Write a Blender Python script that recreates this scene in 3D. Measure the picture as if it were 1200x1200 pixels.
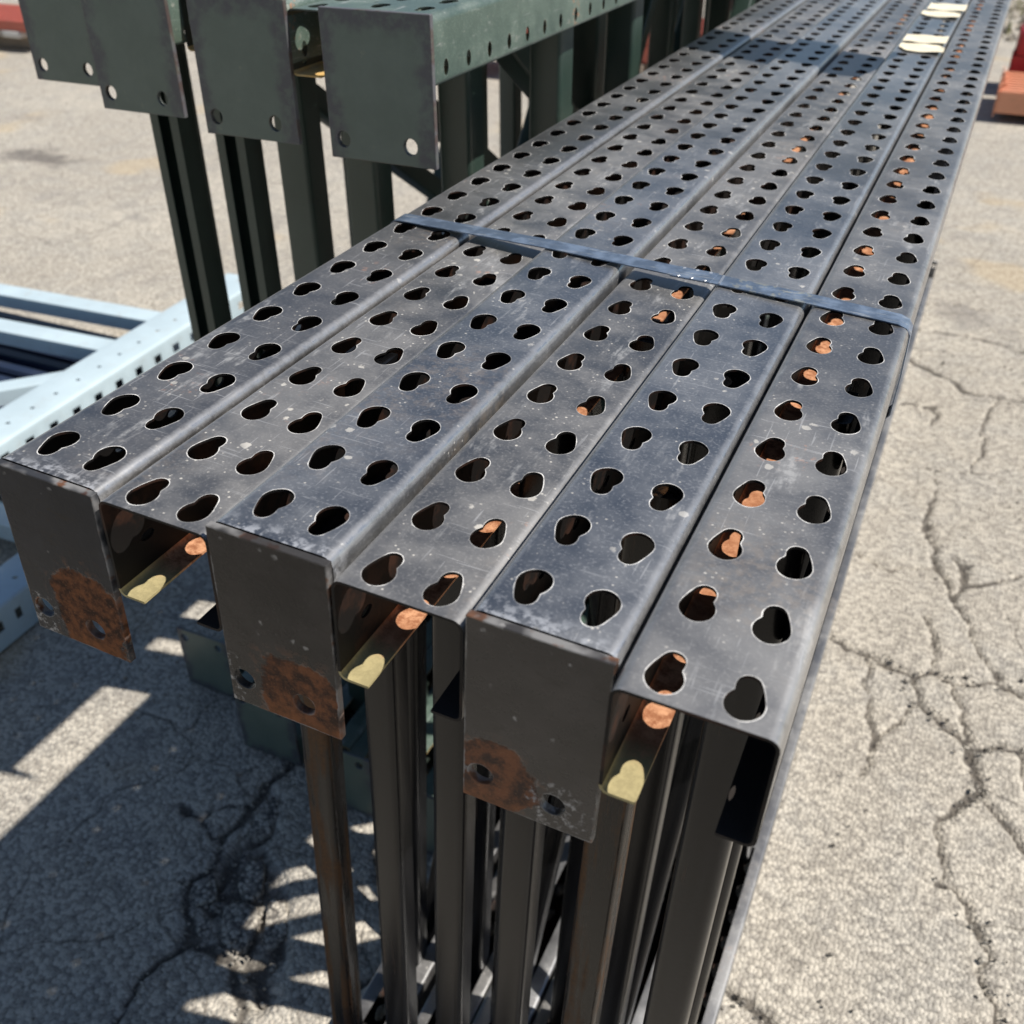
import bpy, bmesh, math, random
import numpy as np
from mathutils import Vector, Matrix
from mathutils.geometry import delaunay_2d_cdt
random.seed(7); rng = np.random.default_rng(7)
for o in list(bpy.data.objects): bpy.data.objects.remove(o)
scn = bpy.context.scene
COL = scn.collection

# ------------------------------------------------------------------ camera, sky, sun, exposure
TOP = 1.160                                   # height of the strapped bundle above the ground
cam_d = bpy.data.cameras.new('camera'); cam = bpy.data.objects.new('camera', cam_d); COL.objects.link(cam)
scn.camera = cam
cam_d.sensor_width = 36; cam_d.sensor_fit = 'HORIZONTAL'; cam_d.lens = 36 * 1181.2 / 1200
cam_d.clip_start = 0.02; cam_d.clip_end = 400
_az, _el, _ro = math.radians(-24.504), math.radians(-34.582), math.radians(-0.155)
_f = Vector((math.sin(_az) * math.cos(_el), math.cos(_az) * math.cos(_el), math.sin(_el)))
_r = Vector((math.cos(_az), -math.sin(_az), 0)); _u = _r.cross(_f)
_R = math.cos(_ro) * _r + math.sin(_ro) * _u; _U = -math.sin(_ro) * _r + math.cos(_ro) * _u
cam.matrix_world = Matrix(((_R.x, _U.x, -_f.x, 0.24636), (_R.y, _U.y, -_f.y, -0.31242), (_R.z, _U.z, -_f.z, TOP + 0.30126), (0, 0, 0, 1)))
cam_d.dof.use_dof = True; cam_d.dof.focus_distance = 0.66; cam_d.dof.aperture_fstop = 11.0

world = bpy.data.worlds.new('World'); scn.world = world; world.use_nodes = True
wn = world.node_tree; wn.nodes.clear()
wo = wn.nodes.new('ShaderNodeOutputWorld'); wb = wn.nodes.new('ShaderNodeBackground'); ws = wn.nodes.new('ShaderNodeTexSky')
ws.sky_type = 'NISHITA'; ws.sun_disc = False; ws.sun_elevation = math.radians(54.9); ws.sun_rotation = math.radians(79)
ws.air_density = 1.0; ws.dust_density = 0.3; ws.ozone_density = 1.0
wb.inputs['Strength'].default_value = 0.062
wn.links.new(ws.outputs[0], wb.inputs[0]); wn.links.new(wb.outputs[0], wo.inputs[0])

sun_d = bpy.data.lights.new('sun', 'SUN'); sun = bpy.data.objects.new('sun', sun_d); COL.objects.link(sun)
sun_d.energy = 5.0; sun_d.angle = math.radians(0.53); sun_d.color = (1.0, 0.95, 0.88)
sun.rotation_euler = Vector((-0.70, -0.135, -1.0)).to_track_quat('-Z', 'Y').to_euler()
sun.location = (3, 0, 5)

scn.view_settings.view_transform = 'Standard'; scn.view_settings.look = 'None'
scn.view_settings.gamma = 1.0; scn.view_settings.use_curve_mapping = False
scn.view_settings.exposure = 0.40
scn.render.engine = 'CYCLES'
scn.render.resolution_x = 1024; scn.render.resolution_y = 1024

# ------------------------------------------------------------------ helpers
def link(name, mesh, mats=(), parent=None):
    o = bpy.data.objects.new(name, mesh); COL.objects.link(o)
    for m in mats:
        if len(mesh.materials) < len(mats): mesh.materials.append(m)
    if parent: o.parent = parent
    return o
def tag(o, label, cat, group=None):
    o['label'] = label; o['category'] = cat
    if group: o['group'] = group
    return o
def empty(name, loc, rot=(0, 0, 0)):
    o = bpy.data.objects.new(name, None); COL.objects.link(o); o.location = loc; o.rotation_euler = rot
    o.empty_display_size = 0.05
    return o
def mesh_of(name, v, f, smooth=False, angle=None):
    m = bpy.data.meshes.new(name); m.from_pydata([tuple(p) for p in v], [], [tuple(q) for q in f]); m.update()
    if smooth:
        m.polygons.foreach_set('use_smooth', [True] * len(m.polygons))
        if angle: m.set_sharp_from_angle(angle=math.radians(angle))
    return m
DUMMY = bpy.data.materials.new('slot')
def bake(name, mesh, mods, smooth_angle=35):
    """apply a list of (type, {props}) modifiers and return the finished mesh"""
    o = bpy.data.objects.new('tmp', mesh); COL.objects.link(o)
    for t, pr in mods:
        md = o.modifiers.new('m', t)
        for k, v in pr.items(): setattr(md, k, v)
    if any(t == 'SOLIDIFY' and 'material_offset' in pr for t, pr in mods):
        while len(mesh.materials) < 4: mesh.materials.append(DUMMY)
    dg = bpy.context.evaluated_depsgraph_get(); dg.update()
    me = bpy.data.meshes.new_from_object(o.evaluated_get(dg)); me.name = name
    bpy.data.objects.remove(o)
    me.polygons.foreach_set('use_smooth', [True] * len(me.polygons))
    me.set_sharp_from_angle(angle=math.radians(smooth_angle))
    return me
def box_mesh(name, sx, sy, sz, bev=0.0, origin=(0, 0, 0), seg=2):
    bm = bmesh.new(); bmesh.ops.create_cube(bm, size=1)
    for v in bm.verts: v.co = Vector((v.co.x * sx + origin[0], v.co.y * sy + origin[1], v.co.z * sz + origin[2]))
    if bev: bmesh.ops.bevel(bm, geom=bm.edges[:], offset=bev, segments=seg, profile=0.5, affect='EDGES')
    m = bpy.data.meshes.new(name); bm.to_mesh(m); bm.free()
    m.polygons.foreach_set('use_smooth', [True] * len(m.polygons)); m.set_sharp_from_angle(angle=math.radians(35))
    return m
def extrude_outline(name, pts, L, axis='z', smooth_angle=35):
    """closed 2-D outline (x, y) extruded along z from 0 to L, caps included"""
    bm = bmesh.new()
    a = [bm.verts.new((x, y, 0)) for x, y in pts]; b = [bm.verts.new((x, y, L)) for x, y in pts]
    n = len(pts)
    for i in range(n): bm.faces.new((a[i], a[(i + 1) % n], b[(i + 1) % n], b[i]))
    bm.faces.new(a[::-1]); bm.faces.new(b)
    bmesh.ops.triangulate(bm, faces=[f for f in bm.faces if len(f.verts) > 4])
    bmesh.ops.recalc_face_normals(bm, faces=bm.faces[:])
    m = bpy.data.meshes.new(name); bm.to_mesh(m); bm.free()
    m.polygons.foreach_set('use_smooth', [True] * len(m.polygons)); m.set_sharp_from_angle(angle=math.radians(smooth_angle))
    return m

# ------------------------------------------------------------------ node helper
class NT:
    def __init__(s, name, dim='3D'):
        s.dim = dim; s.cache = {}
        s.m = bpy.data.materials.new(name); s.m.use_nodes = True; s.t = s.m.node_tree; s.t.nodes.clear()
        s.out = s.n('ShaderNodeOutputMaterial'); s.b = s.n('ShaderNodeBsdfPrincipled')
        s.l(s.b.outputs[0], s.out.inputs[0])
    def n(s, t, **k):
        nd = s.t.nodes.new(t)
        for a, v in k.items(): setattr(nd, a, v)
        return nd
    def l(s, a, b): s.t.links.new(a, b)
    def val(s, sock, v):
        if hasattr(v, 'is_output') or isinstance(v, bpy.types.NodeSocket): s.l(v, sock)
        else: sock.default_value = v
    def coord(s, kind='Object', scale=(1, 1, 1), rand=0.0, warp=0.0, warpscale=5.0):
        c = s.n('ShaderNodeTexCoord').outputs[kind]
        if rand:
            oi = s.n('ShaderNodeObjectInfo'); mu = s.n('ShaderNodeVectorMath', operation='SCALE')
            cb = s.n('ShaderNodeCombineXYZ')
            for i, q in enumerate((1.0, 3.7, 2.3)):
                mm = s.n('ShaderNodeMath', operation='MULTIPLY'); s.l(oi.outputs['Random'], mm.inputs[0]); mm.inputs[1].default_value = q * rand
                s.l(mm.outputs[0], cb.inputs[i])
            ad = s.n('ShaderNodeVectorMath', operation='ADD'); s.l(c, ad.inputs[0]); s.l(cb.outputs[0], ad.inputs[1]); c = ad.outputs[0]
        if warp:
            nz = s.n('ShaderNodeTexNoise'); nz.inputs['Scale'].default_value = warpscale; nz.inputs['Detail'].default_value = 3; s.l(c, nz.inputs['Vector'])
            sb = s.n('ShaderNodeVectorMath', operation='SUBTRACT'); s.l(nz.outputs['Color'], sb.inputs[0]); sb.inputs[1].default_value = (.5, .5, .5)
            sc = s.n('ShaderNodeVectorMath', operation='SCALE'); s.l(sb.outputs[0], sc.inputs[0]); sc.inputs['Scale'].default_value = warp
            ad = s.n('ShaderNodeVectorMath', operation='ADD'); s.l(c, ad.inputs[0]); s.l(sc.outputs[0], ad.inputs[1]); c = ad.outputs[0]
        if scale != (1, 1, 1):
            mp = s.n('ShaderNodeMapping'); mp.inputs['Scale'].default_value = scale; s.l(c, mp.inputs['Vector']); c = mp.outputs[0]
        return c
    def noise(s, c, scale, detail=4, rough=0.55, out='Fac'):
        nz = s.n('ShaderNodeTexNoise', noise_dimensions=s.dim); nz.inputs['Scale'].default_value = scale; nz.inputs['Detail'].default_value = detail
        nz.inputs['Roughness'].default_value = rough; s.l(c, nz.inputs['Vector']); return nz.outputs[out]
    def vor(s, c, scale, feature='F1', out='Distance', rnd=1.0):
        key = (c.node.name, scale, feature)
        if key in s.cache: return s.cache[key].outputs[out]
        v = s.n('ShaderNodeTexVoronoi', feature=feature, voronoi_dimensions=s.dim); s.cache[key] = v; v.inputs['Scale'].default_value = scale; v.inputs['Randomness'].default_value = rnd
        s.l(c, v.inputs['Vector']); return v.outputs[out]
    def ramp(s, x, lo, hi, a=0.0, b=1.0, smooth=True):
        r = s.n('ShaderNodeMapRange', interpolation_type='SMOOTHSTEP' if smooth else 'LINEAR')
        s.l(x, r.inputs['Value']); r.inputs['From Min'].default_value = lo; r.inputs['From Max'].default_value = hi
        r.inputs['To Min'].default_value = a; r.inputs['To Max'].default_value = b
        return r.outputs[0]
    def math(s, op, a, b=0.0, c=None):
        m = s.n('ShaderNodeMath', operation=op); s.val(m.inputs[0], a); s.val(m.inputs[1], b)
        if c is not None: s.val(m.inputs[2], c)
        return m.outputs[0]
    def mix(s, f, a, b):
        m = s.n('ShaderNodeMix', data_type='RGBA'); s.val(m.inputs[0], f)
        s.val(m.inputs[6], a if not isinstance(a, tuple) else a + (1,)); s.val(m.inputs[7], b if not isinstance(b, tuple) else b + (1,))
        return m.outputs[2]
    def attr(s, name):
        a = s.n('ShaderNodeAttribute'); a.attribute_name = name; return a.outputs['Fac']
    def sep(s, c):
        x = s.n('ShaderNodeSeparateXYZ'); s.l(c, x.inputs[0]); return x.outputs
    def bump(s, h, strength=0.3, dist=0.001):
        b = s.n('ShaderNodeBump'); b.inputs['Strength'].default_value = strength; b.inputs['Distance'].default_value = dist
        s.l(h, b.inputs['Height']); s.l(b.outputs[0], s.b.inputs['Normal'])
    def set(s, **k):
        for a, v in k.items(): s.val(s.b.inputs[a.replace('_', ' ')], v if not (isinstance(v, tuple) and len(v) == 3) else v + (1,))
        return s.m

# ------------------------------------------------------------------ materials
def paint_material(name, base, light, rough=0.42, ior=1.8, dusty=0.5, specks=0.5, scuff_sheen=0.0, rim=(0.72, 0.70, 0.66), rustamt=0.25, coat=0.0, rimw=0.42, sheen=0.10, bendm=0.85):
    # dusty=0.5, specks=0.5, endscuff=0.0, rim=(0.72, 0.70, 0.66), rustamt=0.25, coat=0.0, rimw=0.50):
    """sun-dulled, scuffed steel paint; 'rim' attribute is 1 at punched edges"""
    k = NT(name); c = k.coord('Object', rand=9.0)
    n1 = k.noise(c, 8, 4, 0.62); n2 = k.noise(c, 40, 4, 0.65); n3 = k.noise(c, 150, 3, 0.65); fine = k.noise(c, 520, 1, 0.5)
    dust = k.math('MULTIPLY', k.ramp(k.math('ADD', k.math('ADD', k.math('MULTIPLY', n1, 0.55), k.math('MULTIPLY', n2, 0.25)), k.math('MULTIPLY', k.noise(c, 2.6, 2), 0.20)), 0.40, 0.61), dusty)
    col = k.mix(dust, base, light)
    col = k.mix(k.math('MULTIPLY', k.ramp(fine, 0.50, 0.80), 0.38), col, tuple(min(1, q * 1.6 + 0.02) for q in light))
    # thin scratches in two directions
    m1 = k.n('ShaderNodeMapping'); m1.inputs['Scale'].default_value = (3, 75, 60); m1.inputs['Rotation'].default_value = (0, 0, 0.35); k.l(c, m1.inputs['Vector'])
    m2 = k.n('ShaderNodeMapping'); m2.inputs['Scale'].default_value = (60, 3.2, 60); m2.inputs['Rotation'].default_value = (0, 0, -0.25); k.l(c, m2.inputs['Vector'])
    sc = k.math('MAXIMUM', k.ramp(k.noise(m1.outputs[0], 8, 1), 0.665, 0.70), k.ramp(k.noise(m2.outputs[0], 8, 1), 0.68, 0.71))
    sc = k.math('MULTIPLY', sc, k.ramp(n1, 0.47, 0.60))
    col = k.mix(k.math('MULTIPLY', sc, 0.40), col, (0.38, 0.38, 0.38))
    m3 = k.n('ShaderNodeMapping'); m3.inputs['Scale'].default_value = (9, 2.2, 9); m3.inputs['Rotation'].default_value = (0, 0, 0.5); k.l(c, m3.inputs['Vector'])
    sm = k.math('MULTIPLY', k.ramp(k.noise(m3.outputs[0], 5.5, 4, 0.7), 0.585, 0.70), k.ramp(n3, 0.40, 0.60, 0.3, 1))
    col = k.mix(k.math('MULTIPLY', sm, 0.55), col, (0.40, 0.395, 0.38))
    brn = k.math('MULTIPLY', k.ramp(k.noise(c, 5.0, 3, 0.6), 0.58, 0.72), k.ramp(n3, 0.42, 0.62))
    col = k.mix(k.math('MULTIPLY', brn, 0.4), col, (0.20, 0.155, 0.11))
    # paint and mortar specks
    sp = k.math('MULTIPLY', k.ramp(k.math('ADD', k.vor(c, 210), k.math('MULTIPLY', n3, 0.25)), 0.24, 0.33, 1, 0), k.ramp(n2, 0.50, 0.61))
    big = k.math('MULTIPLY', k.ramp(k.math('ADD', k.vor(c, 62), k.math('MULTIPLY', n3, 0.5)), 0.36, 0.42, 1, 0), k.ramp(n1, 0.52, 0.62))
    sp = k.math('MULTIPLY', k.math('MAXIMUM', sp, big), min(1.0, specks * 1.3))
    col = k.mix(sp, col, (0.50, 0.47, 0.41))
    # bends rubbed bright, their sun highlight also lifted in the colour
    bn = k.math('MULTIPLY', k.attr('bend'), k.ramp(k.math('ADD', k.math('MULTIPLY', n3, 0.5), k.math('MULTIPLY', n2, 0.5)), 0.38, 0.58, 0.25, 1.0))
    col = k.mix(k.math('MULTIPLY', bn, min(1, bendm + 0.1)), col, (0.46, 0.46, 0.465))
    # rust freckles
    ru = k.math('MULTIPLY', k.math('MULTIPLY', k.ramp(n3, 0.56, 0.64), k.ramp(n1, 0.635, 0.70)), rustamt)
    col = k.mix(ru, col, (0.33, 0.13, 0.055))
    # worn punched edges
    rv = k.math('ADD', k.attr('rim'), k.math('MULTIPLY', k.math('SUBTRACT', n3, 0.5), 1.1))
    rm = k.ramp(rv, 1.0 - rimw, 1.0 - rimw + 0.20)
    col = k.mix(k.math('MULTIPLY', rm, k.ramp(n2, 0.42, 0.60, 0.10, 0.9)), col, rim)
    if scuff_sheen:  # pale end scuffs; part of the sheen there is painted in
        y = k.sep(k.coord('Object'))[1]
        e = k.math('MULTIPLY', k.ramp(k.math('ADD', y, k.math('MULTIPLY', n2, 0.024)), 0.012, 0.034, 1, 0), scuff_sheen)
        e = k.math('MULTIPLY', e, k.ramp(n3, 0.44, 0.62))
        col = k.mix(e, col, (0.42, 0.43, 0.45))
    rg = k.math('ADD', k.math('MULTIPLY', dust, 0.20), k.math('ADD', rough - 0.06, k.math('MULTIPLY', n2, 0.12)))
    rg = k.math('SUBTRACT', k.math('ADD', rg, k.math('MULTIPLY', k.math('MAXIMUM', sp, k.math('MAXIMUM', ru, rm)), 0.30)), k.math('MULTIPLY', bn, 0.17 if bendm else 0.0))
    k.bump(k.math('ADD', k.math('MULTIPLY', fine, 0.3), n2), 0.14, 0.0006)
    return k.set(Base_Color=col, Roughness=rg, Metallic=k.math('MULTIPLY', bn, bendm), Specular_IOR_Level=0.5, IOR=ior, Coat_Weight=coat, Coat_Roughness=0.3, Coat_IOR=1.9, Sheen_Weight=sheen, Sheen_Roughness=0.35)

def rust_material(name, a=(0.30, 0.115, 0.045), b=(0.50, 0.235, 0.10), d=(0.10, 0.040, 0.022), near=None):
    k = NT(name); c = k.coord('Object', rand=6.0)
    f = k.noise(c, 130, 4, 0.75); h = k.noise(c, 22, 3)
    col = k.mix(k.ramp(f, 0.35, 0.66), a, b); col = k.mix(k.math('MULTIPLY', k.ramp(h, 0.44, 0.64), 0.6), col, d)
    if near:
        x, y, z = k.sep(k.coord('Object'))
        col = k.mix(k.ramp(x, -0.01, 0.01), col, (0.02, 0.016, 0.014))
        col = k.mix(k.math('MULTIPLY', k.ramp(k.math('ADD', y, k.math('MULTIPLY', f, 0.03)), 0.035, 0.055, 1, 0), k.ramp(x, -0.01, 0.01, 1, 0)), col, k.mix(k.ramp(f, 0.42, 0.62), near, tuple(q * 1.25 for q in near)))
    k.bump(f, 0.5, 0.0008)
    return k.set(Base_Color=col, Roughness=0.85, Specular_IOR_Level=0.3)

def plate_material(name, base, light, cx, cz, rx, rz, bare=None, rough=0.38, seed=0.0, spec=0.4):
    """painted footplate with one rusted-through area (local plate coordinates, metres)"""
    k = NT(name); c = k.coord('Object'); cr = k.n('ShaderNodeVectorMath', operation='ADD'); k.l(c, cr.inputs[0]); cr.inputs[1].default_value = (seed, seed * 1.7, seed * 0.6); c = cr.outputs[0]
    x, y, z = k.sep(k.coord('Object'))
    big = k.noise(c, 30, 5, 0.6); fine = k.noise(c, 600, 3, 0.6); mid = k.noise(c, 130, 5, 0.65)
    col = k.mix(k.math('MULTIPLY', k.ramp(big, 0.4, 0.7), 0.6), base, light)
    # hairline cracks in the paint
    cw = k.coord('Object', scale=(16, 60, 60), warp=0.03, warpscale=14); cl = k.math('ABSOLUTE', k.math('SUBTRACT', k.noise(cw, 1.3, 3), 0.5))
    line = k.math('MULTIPLY', k.ramp(cl, 0.0, 0.016, 1, 0), k.ramp(k.noise(c, 24, 3), 0.42, 0.52))
    col = k.mix(k.math('MULTIPLY', line, 0.8), col, (0.015, 0.013, 0.012))
    ch = k.math('MULTIPLY', k.ramp(k.vor(k.coord('Object', warp=0.006, warpscale=200), 95), 0.10, 0.2, 1, 0), k.ramp(k.noise(c, 45, 3), 0.52, 0.62))
    col = k.mix(k.math('MULTIPLY', ch, 0.6), col, (0.34, 0.33, 0.32))
    def ell(ax, az, bx, bz, amt, ns):
        u = k.math('POWER', k.math('ABSOLUTE', k.math('DIVIDE', k.math('SUBTRACT', x, ax), bx)), 2.4)
        w = k.math('POWER', k.math('ABSOLUTE', k.math('DIVIDE', k.math('SUBTRACT', z, az), bz)), 2.4)
        d = k.math('ADD', u, w)
        d = k.math('ADD', d, k.math('MULTIPLY', k.math('SUBTRACT', k.noise(c, ns, 6, 0.62), 0.5), amt))
        return d
    d = ell(cx, cz, rx, rz, 2.6, 34)
    rust = k.ramp(k.math('ADD', d, k.math('MULTIPLY', k.math('SUBTRACT', fine, 0.5), 0.5)), 0.84, 1.06, 1, 0)
    rc = k.mix(k.ramp(mid, 0.35, 0.65), (0.032, 0.016, 0.011), (0.165, 0.064, 0.028))
    rc = k.mix(k.math('MULTIPLY', k.ramp(fine, 0.55, 0.72), 0.5), rc, (0.25, 0.125, 0.07))
    rc = k.mix(k.ramp(k.math('ADD', z, k.math('MULTIPLY', big, 0.03)), -0.108, -0.098, 0.3, 0), rc, (0.26, 0.10, 0.035))
    edge = k.math('MULTIPLY', k.ramp(d, 0.90, 1.0), k.ramp(d, 1.0, 1.10, 1, 0))
    col = k.mix(k.math('MULTIPLY', k.math('MULTIPLY', edge, k.ramp(mid, 0.5, 0.62)), 0.35), col, (0.30, 0.29, 0.28))
    col = k.mix(k.math('MULTIPLY', k.ramp(d, 1.0, 2.2, 1, 0), k.ramp(mid, 0.50, 0.66, 0.0, 0.55)), col, (0.11, 0.05, 0.028))
    col = k.mix(rust, col, rc)
    rimt = k.math('ADD', k.attr('rim'), k.math('MULTIPLY', k.math('SUBTRACT', k.noise(c, 150, 4, 0.7), 0.5), 0.9))
    er = k.ramp(rimt, 0.62, 0.75)
    col = k.mix(k.math('MULTIPLY', er, k.ramp(k.noise(c, 38, 3), 0.45, 0.62, 0.10, 0.75)), col, k.mix(k.ramp(k.noise(c, 60, 3), 0.54, 0.62), (0.24, 0.235, 0.23), (0.16, 0.075, 0.04)))
    if bare:
        bd = ell(*bare, 2.6, 120); bm = k.ramp(bd, 0.6, 0.95, 1, 0)
        col = k.mix(k.math('MULTIPLY', bm, k.ramp(k.noise(c, 210, 5, 0.7), 0.50, 0.66)), col, (0.27, 0.265, 0.265))
    rg = k.math('ADD', k.math('MULTIPLY', rust, 0.5), k.math('ADD', rough - 0.06, k.math('MULTIPLY', mid, 0.15)))
    k.bump(k.math('SUBTRACT', k.math('ADD', k.math('MULTIPLY', mid, 0.5), k.math('MULTIPLY', fine, 0.3)), k.math('MULTIPLY', rust, 0.8)), 0.3, 0.0009)
    return k.set(Base_Color=col, Roughness=rg, Specular_IOR_Level=spec)

def brace_material(name, base, rusty=0.2, rcol=(0.22, 0.095, 0.030)):
    k = NT(name); c = k.coord('Object', rand=8.0); cs = k.coord('Object', scale=(30, 30, 1.5), rand=8.0)
    s = k.noise(cs, 4, 5, 0.6); f = k.noise(c, 260, 4, 0.65); b = k.noise(c, 9, 4)
    col = k.mix(k.math('MULTIPLY', k.ramp(s, 0.4, 0.65), 0.5), base, tuple(q * 1.7 + 0.002 for q in base))
    r = k.math('MULTIPLY', k.ramp(k.math('ADD', k.math('MULTIPLY', s, 0.6), k.math('MULTIPLY', b, 0.4)), 0.56 - 0.2 * rusty, 0.68 - 0.2 * rusty), min(1, 0.5 + rusty))
    col = k.mix(k.math('MULTIPLY', r, k.ramp(f, 0.35, 0.6, 0.5, 1)), col, rcol)
    k.bump(f, 0.2, 0.0006)
    return k.set(Base_Color=col, Roughness=k.math('ADD', 0.26, k.math('MULTIPLY', r, 0.4)), Specular_IOR_Level=0.25)

def plain_paint(name, base, rough=0.45, var=0.35, dirt=(0.12, 0.10, 0.08), dirtamt=0.4, scale=6):
    k = NT(name); c = k.coord('Object', rand=8.0)
    a = k.noise(c, scale, 5, 0.6); f = k.noise(c, scale * 22, 4, 0.65)
    col = k.mix(k.math('MULTIPLY', k.ramp(a, 0.35, 0.7), var), base, tuple(min(0.9, q * 1.35 + 0.02) for q in base))
    col = k.mix(k.math('MULTIPLY', k.math('MULTIPLY', k.ramp(k.noise(c, scale * 3, 5, 0.7), 0.52, 0.68), k.ramp(f, 0.4, 0.6)), dirtamt), col, dirt)
    k.bump(f, 0.15, 0.0008)
    return k.set(Base_Color=col, Roughness=k.math('ADD', rough - 0.08, k.math('MULTIPLY', a, 0.16)), Specular_IOR_Level=0.5)

GREY_D, GREY_L = (0.020, 0.019, 0.019), (0.105, 0.100, 0.095)
BLUE_D, BLUE_L = (0.024, 0.0245, 0.026), (0.158, 0.159, 0.161)
M = {}
M['odd_a'] = paint_material('brown_grey_paint', GREY_D, GREY_L, 0.37, 2.4, 0.6, 0.35, scuff_sheen=0.8, rustamt=0.6, coat=0.5)
M['even'] = paint_material('dusty_grey_paint', (0.026, 0.025, 0.024), (0.142, 0.135, 0.126), 0.40, 2.3, 0.85, 0.6, rustamt=0.5, coat=0.5, bendm=0.4)
M['odd_b'] = paint_material('blue_grey_paint', BLUE_D, BLUE_L, 0.33, 2.6, 0.62, 0.5, scuff_sheen=0.9, rustamt=0.3, coat=0.9)
M['six'] = paint_material('smooth_grey_paint', (0.040, 0.038, 0.037), (0.145, 0.139, 0.131), 0.38, 2.4, 0.75, 0.4, rustamt=0.35, coat=0.5, bendm=0.4)
M['rust_in'] = rust_material('rusty_inside', (0.20, 0.080, 0.032), (0.44, 0.20, 0.095), (0.07, 0.03, 0.018))
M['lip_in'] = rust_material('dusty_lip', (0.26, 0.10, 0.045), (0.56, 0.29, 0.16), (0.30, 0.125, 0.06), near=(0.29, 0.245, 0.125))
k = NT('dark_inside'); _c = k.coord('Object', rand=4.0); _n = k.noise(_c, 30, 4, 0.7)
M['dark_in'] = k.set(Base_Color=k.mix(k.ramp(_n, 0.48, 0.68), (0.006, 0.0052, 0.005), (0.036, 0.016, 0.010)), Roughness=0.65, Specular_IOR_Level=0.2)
M['brace'] = brace_material('bronze_brace_paint', (0.0050, 0.0050, 0.0056), -0.25)
M['brace_rust'] = brace_material('rust_streaked_brace', (0.006, 0.005, 0.0045), 0.42, (0.075, 0.034, 0.011))
M['green'] = paint_material('faded_green_paint', (0.044, 0.074, 0.058), (0.098, 0.138, 0.110), 0.40, 1.6, 0.9, 0.25, rim=(0.25, 0.20, 0.15), rustamt=0.9, coat=0.15, rimw=0.2, bendm=0.0)
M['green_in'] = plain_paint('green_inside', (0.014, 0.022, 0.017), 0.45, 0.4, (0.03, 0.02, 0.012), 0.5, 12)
M['green_lip'] = rust_material('orange_lip', (0.55, 0.33, 0.10), (0.62, 0.42, 0.16), (0.40, 0.33, 0.20))
k = NT('green_plate_paint'); _c = k.coord('Object', rand=4.0); _x, _y, _z = k.sep(k.coord('Object'))
_n = k.noise(_c, 26, 5, 0.65); _f = k.noise(_c, 240, 3, 0.6); _g = k.noise(_c, 70, 4, 0.7)
_e = k.math('MINIMUM', k.math('SUBTRACT', 0.0635, k.math('ABSOLUTE', _x)), k.math('ABSOLUTE', k.math('ADD', _z, 0.0)))
_ed = k.ramp(k.math('ADD', _e, k.math('MULTIPLY', k.math('SUBTRACT', _n, 0.5), 0.05)), 0.006, 0.022, 1, 0)
_col = k.mix(k.math('MULTIPLY', k.ramp(_n, 0.35, 0.7), 0.6), (0.088, 0.120, 0.100), (0.120, 0.152, 0.130))
_col = k.mix(k.math('MULTIPLY', _ed, k.ramp(_g, 0.36, 0.56, 0.25, 0.85)), _col, (0.056, 0.053, 0.070))
_col = k.mix(k.math('MULTIPLY', k.math('MULTIPLY', k.ramp(_g, 0.60, 0.70), k.ramp(_n, 0.52, 0.62)), 0.5), _col, (0.20, 0.22, 0.16))
_rm = k.ramp(k.math('ADD', k.attr('rim'), k.math('MULTIPLY', k.math('SUBTRACT', _g, 0.5), 0.8)), 0.6, 0.75)
_col = k.mix(k.math('MULTIPLY', _rm, 0.45), _col, k.mix(k.ramp(_n, 0.45, 0.55), (0.15, 0.14, 0.15), (0.10, 0.05, 0.03)))
k.bump(_f, 0.15, 0.0008); M['green_plate'] = k.set(Base_Color=_col, Roughness=k.math('ADD', 0.34, k.math('MULTIPLY', _n, 0.15)), Specular_IOR_Level=0.5)
M['green_brace'] = plain_paint('green_brace_paint', (0.026, 0.046, 0.037), 0.34, 0.4, (0.03, 0.03, 0.025), 0.5, 8)
M['white'] = plain_paint('pale_blue_white_paint', (0.42, 0.515, 0.56), 0.45, 0.3, (0.35, 0.33, 0.30), 0.35, 7)
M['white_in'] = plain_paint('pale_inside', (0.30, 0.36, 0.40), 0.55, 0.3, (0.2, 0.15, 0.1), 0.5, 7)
M['red_l'] = plain_paint('brick_red_beam_paint', (0.46, 0.105, 0.065), 0.42, 0.35, (0.25, 0.12, 0.10), 0.4, 3)
M['salmon'] = plain_paint('sunbleached_orange_paint', (0.62, 0.27, 0.155), 0.45, 0.4, (0.3, 0.16, 0.1), 0.4, 3)
M['crimson'] = plain_paint('crimson_beam_paint', (0.36, 0.012, 0.022), 0.28, 0.3, (0.2, 0.02, 0.02), 0.3, 3)
M['timber'] = plain_paint('weathered_timber', (0.20, 0.16, 0.12), 0.85, 0.5, (0.08, 0.06, 0.05), 0.6, 9)
M['timber_white'] = plain_paint('whitewashed_timber', (0.62, 0.60, 0.56), 0.8, 0.3, (0.2, 0.18, 0.16), 0.4, 9)
M['shadow_board'] = plain_paint('grey_shadow_board', (0.26, 0.22, 0.17), 0.85, 0.5, (0.1, 0.08, 0.06), 0.5, 9)

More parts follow.
